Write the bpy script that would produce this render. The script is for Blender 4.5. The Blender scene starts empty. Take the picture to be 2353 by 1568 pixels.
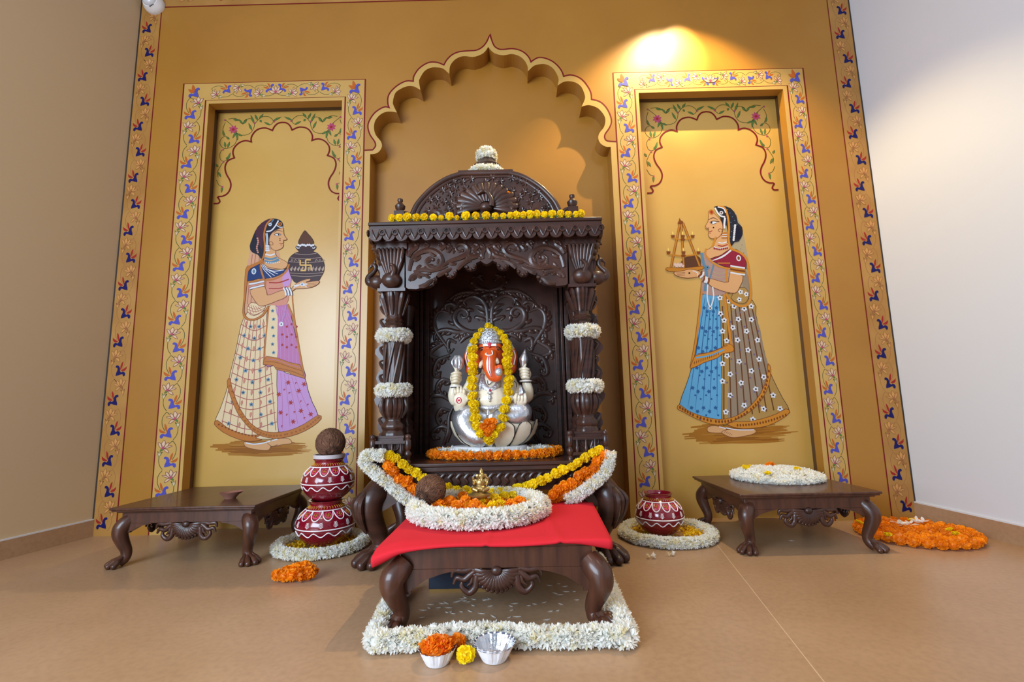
import bpy, bmesh, math, random
from mathutils import Vector, Matrix
from mathutils.geometry import tessellate_polygon
PI = math.pi
rnd = random.Random(7)
scene = bpy.context.scene
COL = scene.collection

# ---------------------------------------------------------------- camera model
F_PX, CX, CY, CAM_H = 1100.0, 1176.5, 784.0, 0.62
PITCH, ROLL, YAW = math.radians(7.89), math.radians(-1.275), math.radians(.275)

def ray(px, py):
    cp, sp, cr, sr, c, s = math.cos(PITCH), math.sin(PITCH), math.cos(ROLL), math.sin(ROLL), math.cos(YAW), math.sin(YAW)
    a, b = (px - CX) / F_PX, -(py - CY) / F_PX
    a, b = cr * a - sr * b, sr * a + cr * b
    d = (a, cp - sp * b, sp + cp * b)
    return Vector((c * d[0] - s * d[1], s * d[0] + c * d[1], d[2]))

def at_z(px, py, z=0.0):
    d = ray(px, py)
    return d * ((z - CAM_H) / d.z) + Vector((0, 0, CAM_H))

def at_y(px, py, y):
    d = ray(px, py)
    return d * (y / d.y) + Vector((0, 0, CAM_H))

# ---------------------------------------------------------------- materials
def lin(c):
    c = c / 255.0
    return c / 12.92 if c <= .04045 else ((c + .055) / 1.055) ** 2.4

def rgb(r, g, b):
    return (lin(r), lin(g), lin(b), 1)

MATS = {}
def mat(name, col, rough=.5, metal=0., noise=None, bump=None, spec=.5, coat=0., objvar=0., sheen=0., sss=0., thin=0.):
    if name in MATS:
        return MATS[name]
    m = bpy.data.materials.new(name); m.use_nodes = True
    nt = m.node_tree; b = nt.nodes['Principled BSDF']; L = nt.links
    b.inputs['Base Color'].default_value = rgb(*col)
    b.inputs['Roughness'].default_value = rough
    b.inputs['Metallic'].default_value = metal
    b.inputs['Specular IOR Level'].default_value = spec
    b.inputs['Coat Weight'].default_value = coat
    b.inputs['Coat Roughness'].default_value = .10
    b.inputs['Sheen Weight'].default_value = sheen
    if sss:
        b.inputs['Subsurface Weight'].default_value = sss
        b.inputs['Subsurface Radius'].default_value = (.01, .006, .003)
    tc = nt.nodes.new('ShaderNodeTexCoord')
    src = None
    if noise:
        col2, scale, stretch = noise
        mp = nt.nodes.new('ShaderNodeMapping'); mp.inputs['Scale'].default_value = stretch
        L.new(tc.outputs['Object'], mp.inputs['Vector'])
        n = nt.nodes.new('ShaderNodeTexNoise'); n.inputs['Scale'].default_value = scale; n.inputs['Detail'].default_value = 5
        L.new(mp.outputs['Vector'], n.inputs['Vector'])
        r = nt.nodes.new('ShaderNodeValToRGB')
        r.color_ramp.elements[0].position = .35; r.color_ramp.elements[1].position = .68
        r.color_ramp.elements[0].color = rgb(*col); r.color_ramp.elements[1].color = rgb(*col2)
        L.new(n.outputs['Fac'], r.inputs['Fac'])
        src = r.outputs['Color']
    if objvar:
        oi = nt.nodes.new('ShaderNodeObjectInfo')
        hs = nt.nodes.new('ShaderNodeHueSaturation')
        mr = nt.nodes.new('ShaderNodeMapRange'); mr.inputs[3].default_value = 1 - objvar; mr.inputs[4].default_value = 1 + objvar * .6
        L.new(oi.outputs['Random'], mr.inputs[0]); L.new(mr.outputs[0], hs.inputs['Value'])
        mh = nt.nodes.new('ShaderNodeMapRange'); mh.inputs[3].default_value = .5 - objvar * .02; mh.inputs[4].default_value = .5 + objvar * .08
        L.new(oi.outputs['Random'], mh.inputs[0]); L.new(mh.outputs[0], hs.inputs['Hue'])
        if src: L.new(src, hs.inputs['Color'])
        else: hs.inputs['Color'].default_value = rgb(*col)
        src = hs.outputs['Color']
    if src:
        L.new(src, b.inputs['Base Color'])
    if bump:
        scale, strength, dist = bump
        n = nt.nodes.new('ShaderNodeTexNoise'); n.inputs['Scale'].default_value = scale; n.inputs['Detail'].default_value = 4
        L.new(tc.outputs['Object'], n.inputs['Vector'])
        bp = nt.nodes.new('ShaderNodeBump'); bp.inputs['Strength'].default_value = strength; bp.inputs['Distance'].default_value = dist
        L.new(n.outputs['Fac'], bp.inputs['Height']); L.new(bp.outputs['Normal'], b.inputs['Normal'])
    if thin:      # petals: light also comes through them
        tr = nt.nodes.new('ShaderNodeBsdfTranslucent'); mxs = nt.nodes.new('ShaderNodeMixShader'); mxs.inputs[0].default_value = thin
        tr.inputs['Color'].default_value = rgb(*col)
        if src: L.new(src, tr.inputs['Color'])
        L.new(b.outputs[0], mxs.inputs[1]); L.new(tr.outputs[0], mxs.inputs[2])
        L.new(mxs.outputs[0], nt.nodes['Material Output'].inputs['Surface'])
    MATS[name] = m
    return m

# ---------------------------------------------------------------- mesh builder
def catmull(pts, n=6, closed=False):
    P = [Vector(p) for p in pts]
    if len(P) < 3: return P
    out = []; N = len(P)
    rng = range(N if closed else N - 1)
    for i in rng:
        if closed:
            a, b, c, d = P[(i - 1) % N], P[i], P[(i + 1) % N], P[(i + 2) % N]
        else:
            a = P[i - 1] if i > 0 else P[0] * 2 - P[1]
            b, c = P[i], P[i + 1]
            d = P[i + 2] if i + 2 < N else P[-1] * 2 - P[-2]
        for k in range(n):
            t = k / n
            out.append(.5 * ((2 * b) + (c - a) * t + (2 * a - 5 * b + 4 * c - d) * t * t + (3 * b - a - 3 * c + d) * t ** 3))
    if not closed: out.append(P[-1])
    return out

def lerp(a, b, t): return a + (b - a) * t

def interp_list(vals, t):
    x = t * (len(vals) - 1); i = min(int(x), len(vals) - 2)
    return lerp(vals[i], vals[i + 1], x - i)

class MB:
    def __init__(self):
        self.v = []; self.f = []; self.m = []; self.s = []
    def add(self, vs, fs, m=0, M=None, smooth=True):
        o = len(self.v)
        if M is not None: vs = [M @ Vector(p) for p in vs]
        self.v.extend([tuple(p) for p in vs])
        for f in fs:
            self.f.append(tuple(i + o for i in f)); self.m.append(m); self.s.append(smooth)
    def box(self, c, s, m=0, M=None, taper=1.):
        x, y, z = c; a, b, h = s[0] / 2, s[1] / 2, s[2] / 2; t = taper
        vs = [(x - a * t, y - b * t, z - h), (x + a * t, y - b * t, z - h), (x + a * t, y + b * t, z - h), (x - a * t, y + b * t, z - h),
              (x - a, y - b, z + h), (x + a, y - b, z + h), (x + a, y + b, z + h), (x - a, y + b, z + h)]
        self.add(vs, [(3, 2, 1, 0), (4, 5, 6, 7), (0, 1, 5, 4), (1, 2, 6, 5), (2, 3, 7, 6), (3, 0, 4, 7)], m, M, False)
    def lathe(self, prof, n=24, m=0, M=None, caps=True, flute=0, fdepth=0.):
        vs = []; fs = []
        for r, z in prof:
            for k in range(n):
                a = 2 * PI * k / n
                rr = r * (1 - fdepth * (.5 + .5 * math.cos(a * flute))) if flute else r
                vs.append((rr * math.cos(a), rr * math.sin(a), z))
        for i in range(len(prof) - 1):
            for k in range(n):
                k2 = (k + 1) % n
                fs.append((i * n + k, i * n + k2, (i + 1) * n + k2, (i + 1) * n + k))
        if caps:
            if prof[0][0] > 1e-5: fs.append(tuple(range(n))[::-1])
            if prof[-1][0] > 1e-5: fs.append(tuple((len(prof) - 1) * n + k for k in range(n)))
        self.add(vs, fs, m, M)
    def tube(self, pts, rad, n=8, m=0, M=None, flat=None, up=None, caps=True):
        # rad: number or list; flat: scale of the second cross axis
        P = [Vector(p) for p in pts]; N = len(P)
        if N < 2: return
        vs = []; fs = []; prev = None
        for i, p in enumerate(P):
            t = (P[min(i + 1, N - 1)] - P[max(i - 1, 0)])
            if t.length < 1e-9: t = Vector((0, 0, 1))
            t.normalize()
            if prev is None:
                u = Vector(up) if up else (Vector((0, 0, 1)) if abs(t.z) < .9 else Vector((1, 0, 0)))
            else: u = Vector(up) if up else prev
            u = u - t * u.dot(t)
            if u.length < 1e-6: u = t.orthogonal()
            u.normalize(); prev = u
            w = t.cross(u)
            r = rad if not isinstance(rad, (list, tuple)) else interp_list(rad, i / (N - 1))
            fl = flat if flat is not None else 1.
            for k in range(n):
                a = 2 * PI * k / n
                vs.append(p + u * (math.cos(a) * r * fl) + w * (math.sin(a) * r))
        for i in range(N - 1):
            for k in range(n):
                k2 = (k + 1) % n
                fs.append((i * n + k, i * n + k2, (i + 1) * n + k2, (i + 1) * n + k))
        if caps:
            fs.append(tuple(range(n))[::-1]); fs.append(tuple((N - 1) * n + k for k in range(n)))
        self.add(vs, fs, m, M)
    def ell(self, c, r, m=0, M=None, nu=14, nv=9):
        c = Vector(c); vs = [c + Vector((0, 0, -r[2]))]; fs = []
        for j in range(1, nv):
            b = -PI / 2 + PI * j / nv
            for k in range(nu):
                a = 2 * PI * k / nu
                vs.append(c + Vector((r[0] * math.cos(b) * math.cos(a), r[1] * math.cos(b) * math.sin(a), r[2] * math.sin(b))))
        vs.append(c + Vector((0, 0, r[2])))
        for k in range(nu): fs.append((0, 1 + (k + 1) % nu, 1 + k))
        for j in range(nv - 2):
            for k in range(nu):
                k2 = (k + 1) % nu; a = 1 + j * nu
                fs.append((a + k, a + k2, a + nu + k2, a + nu + k))
        a = 1 + (nv - 2) * nu
        for k in range(nu): fs.append((a + k, a + (k + 1) % nu, len(vs) - 1))
        self.add(vs, fs, m, M)
    def prism(self, pts, d0, d1, m=0, M=None, axis='y', inset=0.):
        # polygon in (x, z) extruded along y from d0 (front) to d1
        P = [Vector((p[0], p[1], 0)) for p in pts]; n = len(P)
        tris = tessellate_polygon([P])
        vs = [(p.x, d0, p.y) for p in P] + [(p.x, d1, p.y) for p in P]
        ar = sum(P[i].x * P[(i + 1) % n].y - P[(i + 1) % n].x * P[i].y for i in range(n))
        fs = []
        for t in tris:
            a, b, c = t
            cr = (P[b] - P[a]).cross(P[c] - P[a]).z
            if cr < 0: a, b, c = a, c, b
            fs.append((a, b, c)); fs.append((a + n, c + n, b + n))
        for i in range(n):
            j = (i + 1) % n
            fs.append((i, i + n, j + n, j) if ar > 0 else (j, j + n, i + n, i))
        self.add(vs, fs, m, M, False)
    def build(self, name, mats, parent=None, origin=(0, 0, 0), angle=40, bevel=0., subsurf=0, loc=None):
        me = bpy.data.meshes.new(name)
        o = Vector(origin)
        me.from_pydata([(p[0] - o.x, p[1] - o.y, p[2] - o.z) for p in self.v], [], self.f)
        if not isinstance(mats, (list, tuple)): mats = [mats]
        for mm in mats: me.materials.append(mm)
        me.polygons.foreach_set('material_index', self.m)
        me.polygons.foreach_set('use_smooth', self.s)
        me.update()
        if angle: me.set_sharp_from_angle(angle=math.radians(angle))
        ob = bpy.data.objects.new(name, me); COL.objects.link(ob)
        if parent is not None: ob.parent = parent
        else: ob.location = o
        if loc is not None: ob.location = loc
        if bevel:
            md = ob.modifiers.new('Bevel', 'BEVEL'); md.width = bevel; md.segments = 2; md.limit_method = 'ANGLE'; md.angle_limit = math.radians(40)
        if subsurf:
            md = ob.modifiers.new('Subdivision', 'SUBSURF'); md.levels = subsurf; md.render_levels = subsurf
        return ob

def tag(o, label, cat, group=None):
    o['label'] = label; o['category'] = cat
    if group: o['group'] = group
    return o

def thing(name, loc, label, cat, group=None, rz=0.):
    o = bpy.data.objects.new(name, None); COL.objects.link(o)
    o.empty_display_size = .05
    o.location = loc; o.rotation_euler = (0, 0, rz)
    return tag(o, label, cat, group)

def struct(o):
    o['kind'] = 'structure'
    return o

def dup(src, loc, rz=None, label=None, scale=None, parent='same'):
    r = src.copy(); COL.objects.link(r); r.location = loc
    if rz is not None: r.rotation_euler = (0, 0, rz)
    if scale is not None: r.scale = (scale,) * 3
    if label: r['label'] = label
    for ch in list(src.children):
        c = ch.copy(); COL.objects.link(c); c.parent = r
        for g in ch.children:
            d = g.copy(); COL.objects.link(d); d.parent = c
    return r

# ---------------------------------------------------------------- flat painting on a wall plane (x, z)
class Flat:
    """brush work on a plane y = y0, every layer a hair nearer to the room"""
    def __init__(self, y0, step=.0005):
        self.mb = MB(); self.y0 = y0; self.step = step; self.mats = []; self.k = 0
    def mi(self, m):
        if m not in self.mats: self.mats.append(m)
        return self.mats.index(m)
    def poly(self, pts, m, layer=1):
        P = [Vector((p[0], p[1], 0)) for p in pts]
        self.k += 1; y = self.y0 - layer * self.step - (self.k % 48) * 2e-6
        fs = []
        for a, b, c in tessellate_polygon([P]):
            if (P[b] - P[a]).cross(P[c] - P[a]).z < 0: a, b, c = a, c, b
            fs.append((a, b, c))
        self.mb.add([(p.x, y, p.y) for p in P], fs, self.mi(m), None, False)
    def line(self, pts, w, m, layer=1, closed=False, smooth=0, taper=False):
        if smooth: pts = catmull([(p[0], p[1], 0) for p in pts], smooth, closed)
        P = [Vector((p[0], p[1])) for p in pts]; N = len(P)
        if N < 2: return
        self.k += 1; y = self.y0 - layer * self.step - (self.k % 48) * 2e-6
        vs = []
        for i in range(N):
            if closed: a, b = P[i - 1], P[(i + 1) % N]
            else: a, b = P[max(i - 1, 0)], P[min(i + 1, N - 1)]
            t = b - a
            if t.length < 1e-9: t = Vector((1, 0))
            t.normalize(); n = Vector((-t.y, t.x))
            k = w / 2
            if 0 < i < N - 1 or closed:
                d1 = (P[i] - P[i - 1]); d2 = (P[(i + 1) % N] - P[i])
                if d1.length > 1e-9 and d2.length > 1e-9:
                    cs = max(.45, math.sqrt(max(0, (1 + d1.normalized().dot(d2.normalized())) / 2)))
                    k /= cs
            if taper: k *= .25 + .75 * math.sin(PI * min(1, .12 + .88 * i / (N - 1)))
            vs.append((P[i].x + n.x * k, y, P[i].y + n.y * k)); vs.append((P[i].x - n.x * k, y, P[i].y - n.y * k))
        fs = []
        for i in range(N if closed else N - 1):
            j = (i + 1) % N
            fs.append((2 * i + 1, 2 * j + 1, 2 * j, 2 * i))
        self.mb.add(vs, fs, self.mi(m), None, False)
    def dot(self, c, r, m, layer=1, n=10, ry=None):
        ry = ry or r
        self.poly([(c[0] + r * math.cos(2 * PI * k / n), c[1] + ry * math.sin(2 * PI * k / n)) for k in range(n)], m, layer)
    def leaf(self, p, q, w, m, layer=1, outline=None, lw=.001):
        p = Vector(p[:2]); q = Vector(q[:2]); d = q - p; n = Vector((-d.y, d.x))
        if d.length < 1e-9: return
        n.normalize()
        pts = [p + d * t + n * (w * s) for t, s in ((0, 0), (.2, .7), (.45, 1), (.75, .6), (1, 0), (.75, -.6), (.45, -1), (.2, -.7))]
        self.poly([tuple(x) for x in pts], m, layer)
        if outline: self.line([tuple(x) for x in pts], lw, outline, layer + .5, closed=True)
    def star(self, c, r, m, layer=1, n=5, rot=0., centre=None, w=.36):
        for k in range(n):
            a = rot + 2 * PI * k / n
            self.leaf(c, (c[0] + r * math.cos(a), c[1] + r * math.sin(a)), r * w, m, layer)
        if centre: self.dot(c, r * .3, centre, layer + .5, 6)
    def build(self, name, parent=None, origin=(0, 0, 0)):
        return self.mb.build(name, self.mats, parent, origin, angle=0)
# ================================================================ the room
YW, YB = 2.60, 2.71          # wall face, back of the niches
XL, XR, ZT = -2.235, 2.07, 3.30
OCHRE = mat('ochre_paint', (166, 114, 38), .38, noise=((156, 104, 32), 1.6, (1, 1, 1)), bump=(90, .05, .002))
CREAM = mat('cream_paint', (190, 150, 80), .36, noise=((182, 140, 70), 2.2, (1, 1, 1)), bump=(90, .05, .002))
FADED = mat('faded_band_paint', (174, 126, 60), .45, noise=((156, 106, 42), 5, (1, 1, 1)))
WHITE = mat('offwhite_paint', (206, 205, 208), .55, bump=(120, .04, .002))
RED = mat('maroon_line_paint', (122, 16, 22), .45)
DARKEDGE = mat('dark_edge_paint', (48, 32, 26), .6)

archL = [(-0.812, 2.095), (-0.786, 2.097), (-0.761, 2.11), (-0.745, 2.14), (-0.751, 2.173), (-0.781, 2.213), (-0.793, 2.258), (-0.787, 2.303), (-0.759, 2.341), (-0.723, 2.359), (-0.686, 2.359), (-0.659, 2.353), (-0.679, 2.396), (-0.684, 2.424), (-0.672, 2.475), (-0.646, 2.5), (-0.604, 2.519), (-0.562, 2.518), (-0.522, 2.494), (-0.53, 2.546), (-0.525, 2.569), (-0.499, 2.614), (-0.462, 2.636), (-0.425, 2.638), (-0.387, 2.629), (-0.35, 2.593), (-0.345, 2.645), (-0.313, 2.688), (-0.265, 2.707), (-0.207, 2.7), (-0.164, 2.713), (-0.137, 2.732), (-0.116, 2.764)]
archR = [(0.585, 2.104), (0.556, 2.106), (0.526, 2.128), (0.515, 2.161), (0.524, 2.192), (0.551, 2.227), (0.562, 2.266), (0.557, 2.3), (0.531, 2.34), (0.5, 2.361), (0.464, 2.37), (0.427, 2.361), (0.447, 2.405), (0.449, 2.433), (0.432, 2.485), (0.402, 2.514), (0.361, 2.526), (0.324, 2.521), (0.291, 2.5), (0.298, 2.534), (0.293, 2.563), (0.269, 2.61), (0.233, 2.637), (0.196, 2.642), (0.153, 2.631), (0.118, 2.597), (0.116, 2.632), (0.096, 2.673), (0.065, 2.7), (0.023, 2.713), (-0.025, 2.706), (-0.068, 2.716), (-0.094, 2.734), (-0.116, 2.764)]
redL = [(-0.845, 2.12), (-0.797, 2.122), (-0.782, 2.146), (-0.788, 2.174), (-0.814, 2.214), (-0.828, 2.259), (-0.824, 2.298), (-0.796, 2.348), (-0.76, 2.378), (-0.729, 2.391), (-0.705, 2.385), (-0.713, 2.408), (-0.713, 2.454), (-0.693, 2.493), (-0.651, 2.532), (-0.604, 2.554), (-0.564, 2.551), (-0.562, 2.581), (-0.536, 2.627), (-0.499, 2.658), (-0.462, 2.673), (-0.419, 2.669), (-0.382, 2.652), (-0.366, 2.683), (-0.334, 2.717), (-0.291, 2.736), (-0.238, 2.741), (-0.19, 2.743), (-0.153, 2.762), (-0.125, 2.797), (-0.105, 2.846)]
redR = [(0.62, 2.135), (0.568, 2.141), (0.553, 2.16), (0.557, 2.185), (0.582, 2.221), (0.597, 2.26), (0.591, 2.305), (0.568, 2.356), (0.533, 2.391), (0.487, 2.406), (0.486, 2.443), (0.474, 2.478), (0.445, 2.525), (0.409, 2.554), (0.367, 2.566), (0.328, 2.558), (0.321, 2.586), (0.301, 2.621), (0.27, 2.654), (0.234, 2.675), (0.197, 2.685), (0.17, 2.68), (0.136, 2.657), (0.128, 2.684), (0.102, 2.717), (0.066, 2.739), (0.023, 2.748), (-0.025, 2.744), (-0.056, 2.749), (-0.083, 2.775), (-0.105, 2.846)]

def smooth_cusp(pts, n=3, ang=50):
    """round the scallops but keep their cusps sharp"""
    P = [Vector((p[0], p[1], 0)) for p in pts]; segs = []; cur = [P[0]]
    for i in range(1, len(P) - 1):
        cur.append(P[i])
        a = (P[i] - P[i - 1]).angle(P[i + 1] - P[i])
        if a > math.radians(ang): segs.append(cur); cur = [P[i]]
    cur.append(P[-1]); segs.append(cur)
    out = []
    for s in segs:
        q = catmull(s, n) if len(s) > 2 else s
        out += q[:-1]
    out.append(segs[-1][-1])
    return [(p.x, p.y) for p in out]

arch = smooth_cusp(archL) + smooth_cusp(archR)[::-1][1:]
NL = (-1.775, -.985, 2.44); NR = (.766, 1.615, 2.44)     # niche openings x0, x1, top
outline = [(XL, 0), (NL[0], 0), (NL[0], NL[2]), (NL[1], NL[2]), (NL[1], 0), (-.812, 0)] + arch + [(.585, 0), (NR[0], 0), (NR[0], NR[2]), (NR[1], NR[2]), (NR[1], 0), (XR, 0), (XR, ZT), (XL, ZT)]
w = MB()
def wall_face(pts, y, m):
    P = [Vector((p[0], p[1], 0)) for p in pts]; fs = []
    for a, b, c in tessellate_polygon([P]):
        if (P[b] - P[a]).cross(P[c] - P[a]).z < 0: a, b, c = a, c, b
        fs.append((a, b, c))
    w.add([(p.x, y, p.y) for p in P], fs, m, None, False)
wall_face(outline, YW, 0)
def reveal(path, y0, y1, m):
    n = len(path)
    vs = [(p[0], y0, p[1]) for p in path] + [(p[0], y1, p[1]) for p in path]
    w.add(vs, [(i, i + 1, n + i + 1, n + i) for i in range(n - 1)], m, None, False)
def off_u(x0, x1, z, d): return [(x0 - d, 0), (x0 - d, z + d), (x1 + d, z + d), (x1 + d, 0)]
for N in (NL, NR):
    x0, x1, z = N
    # reveal in two steps: a plain first half, then a slight undercut with contact shade in its colour
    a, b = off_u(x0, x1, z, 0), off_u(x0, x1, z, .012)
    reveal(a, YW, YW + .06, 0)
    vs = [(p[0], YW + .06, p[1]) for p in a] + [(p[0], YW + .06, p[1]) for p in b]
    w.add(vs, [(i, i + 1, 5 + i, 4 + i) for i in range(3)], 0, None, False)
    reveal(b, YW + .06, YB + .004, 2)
    w.add([(x0 - .012, YB, 0), (x1 + .012, YB, 0), (x1 + .012, YB, z + .012), (x0 - .012, YB, z + .012)], [(0, 1, 2, 3)], 3, None, False)
jl = [(-.812, 0)] + arch + [(.585, 0)]
reveal(jl, YW, YB, 0)
w.add([(-.82, YB, 0), (.60, YB, 0), (.60, YB, 2.80), (-.82, YB, 2.80)], [(0, 1, 2, 3)], 0, None, False)
struct(w.build('wall_back', [OCHRE, CREAM, mat('shaded_reveal_paint', (84, 56, 30), .5), mat('niche_paint', (194, 152, 76), .30, spec=.6, noise=((188, 144, 68), 2.2, (1, 1, 1)), bump=(90, .05, .002))], angle=0))  # third colour darkened to stand for the shade deep in the reveals

# side walls splay a little towards the room, with tile skirtings
YR = -2.6
def side_wall(name, xc, deg, sgn, YR=-2.6):
    d = math.tan(math.radians(deg)); x_at = lambda y: xc - sgn * (YW - y) * -d
    b = MB(); t = .12 * sgn
    q = [(xc, YW), (x_at(YR), YR)]
    vs = []
    for z in (0, ZT):
        vs += [(q[0][0], q[0][1], z), (q[1][0], q[1][1], z), (q[1][0] + t, q[1][1], z), (q[0][0] + t, q[0][1], z)]
    b.add(vs, [(0, 1, 5, 4), (1, 2, 6, 5), (2, 3, 7, 6), (3, 0, 4, 7), (4, 5, 6, 7), (3, 2, 1, 0)], 0, None, False)
    struct(b.build('wall_' + name, [WHITE if sgn > 0 else mat('shaded_offwhite_paint', (200, 174, 138), .55, bump=(120, .04, .002))], angle=0))  # left wall: off-white with its dimmer, warmer light mixed into the colour
    s = MB(); k = .012 * sgn; h = .083
    def slab(z0, z1, th, m):
        vs = []
        for z in (z0, z1):
            vs += [(q[0][0], q[0][1], z), (q[1][0], q[1][1], z), (q[1][0] - th * sgn, q[1][1], z), (q[0][0] - th * sgn, q[0][1], z)]
        s.add(vs, [(0, 1, 5, 4), (1, 2, 6, 5), (2, 3, 7, 6), (3, 0, 4, 7), (4, 5, 6, 7), (3, 2, 1, 0)], m, None, False)
    slab(0, h, .012, 0); slab(h, h + .006, .009, 1)
    struct(s.build('baseboard_' + name, [TILE, WHITE], angle=0))

# floor: large matt tiles with a fine joint
def floor_mat(name, joints):
    m = bpy.data.materials.new(name); m.use_nodes = True
    nt = m.node_tree; L = nt.links; b = nt.nodes['Principled BSDF']
    tc = nt.nodes.new('ShaderNodeTexCoord')
    n1 = nt.nodes.new('ShaderNodeTexNoise'); n1.inputs['Scale'].default_value = 2.2; n1.inputs['Detail'].default_value = 6
    n2 = nt.nodes.new('ShaderNodeTexNoise'); n2.inputs['Scale'].default_value = 60; n2.inputs['Detail'].default_value = 3
    L.new(tc.outputs['Object'], n1.inputs['Vector']); L.new(tc.outputs['Object'], n2.inputs['Vector'])
    r1 = nt.nodes.new('ShaderNodeValToRGB')
    r1.color_ramp.elements[0].position = .3; r1.color_ramp.elements[1].position = .72
    r1.color_ramp.elements[0].color = rgb(162, 127, 95); r1.color_ramp.elements[1].color = rgb(178, 143, 111)
    L.new(n1.outputs['Fac'], r1.inputs['Fac'])
    mx = nt.nodes.new('ShaderNodeMix'); mx.data_type = 'RGBA'; mx.blend_type = 'MULTIPLY'; mx.inputs[0].default_value = .25
    r2 = nt.nodes.new('ShaderNodeValToRGB'); r2.color_ramp.elements[0].color = (.55, .5, .48, 1); r2.color_ramp.elements[1].color = (1, 1, 1, 1)
    r2.color_ramp.elements[0].position = .3; r2.color_ramp.elements[1].position = .6
    L.new(n2.outputs['Fac'], r2.inputs['Fac'])
    L.new(r1.outputs['Color'], mx.inputs[6]); L.new(r2.outputs['Color'], mx.inputs[7])
    src = mx.outputs[2]
    if joints:
        mp = nt.nodes.new('ShaderNodeMapping'); mp.vector_type = 'POINT'
        mp.inputs['Rotation'].default_value = (0, 0, math.radians(10.8))
        L.new(tc.outputs['Object'], mp.inputs['Vector'])
        br = nt.nodes.new('ShaderNodeTexBrick'); br.offset = 0
        br.inputs['Scale'].default_value = 1; br.inputs['Mortar Size'].default_value = .0013; br.inputs['Mortar Smooth'].default_value = .2
        br.inputs['Brick Width'].default_value = 6; br.inputs['Row Height'].default_value = 9
        br.inputs['Color1'].default_value = br.inputs['Color2'].default_value = (0, 0, 0, 1); br.inputs['Mortar'].default_value = (1, 1, 1, 1)
        p = at_z(1649, 1254); a = math.radians(10.8)
        xr = p.x * math.cos(a) - p.y * math.sin(a)
        mp.inputs['Location'].default_value = (6 - xr, 4.5, 0)
        L.new(mp.outputs['Vector'], br.inputs['Vector'])
        m2 = nt.nodes.new('ShaderNodeMix'); m2.data_type = 'RGBA'
        L.new(br.outputs['Color'], m2.inputs[0]); L.new(src, m2.inputs[6]); m2.inputs[7].default_value = rgb(206, 176, 144)
        src = m2.outputs[2]
    L.new(src, b.inputs['Base Color'])
    b.inputs['Roughness'].default_value = .33
    b.inputs['Specular IOR Level'].default_value = .45
    bp = nt.nodes.new('ShaderNodeBump'); bp.inputs['Strength'].default_value = .02; bp.inputs['Distance'].default_value = .002
    L.new(n2.outputs['Fac'], bp.inputs['Height']); L.new(bp.outputs['Normal'], b.inputs['Normal'])
    return m
TILE = floor_mat('skirting_tile', False)
FLOOR = floor_mat('floor_tile', True)
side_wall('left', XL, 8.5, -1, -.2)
side_wall('right', XR, 3.2, 1)
f = MB()
f.box((0, (YR + 2.9) / 2, -.03), (7, 2.9 - YR, .06))
struct(f.build('floor', [FLOOR], angle=0))
c = MB(); c.box((0, (YR + 2.9) / 2, ZT + .03), (7, 2.9 - YR, .06))
struct(c.build('ceiling', [WHITE], angle=0))

# ---------------------------------------------------------------- painted bands
BLUE = mat('lapis_paint', (84, 82, 178), .45); NAVY = mat('navy_paint', (24, 22, 92), .45)
ORNG = mat('rust_orange_paint', (196, 98, 34), .45); CRIM = mat('crimson_leaf_paint', (166, 40, 34), .45)
GREEN = mat('vine_green_paint', (66, 78, 36), .45); GREEN2 = mat('calyx_green_paint', (92, 124, 62), .45)
LOTUS = mat('lotus_blush_paint', (226, 190, 158), .45); LOTUSL = mat('lotus_line_paint', (132, 70, 58), .45)
PINK = mat('lotus_pink_paint', (190, 76, 110), .45); FLOT = mat('faded_lotus_paint', (196, 138, 72), .45)
FLOTL = mat('faded_lotus_line_paint', (150, 92, 48), .45)

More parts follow.
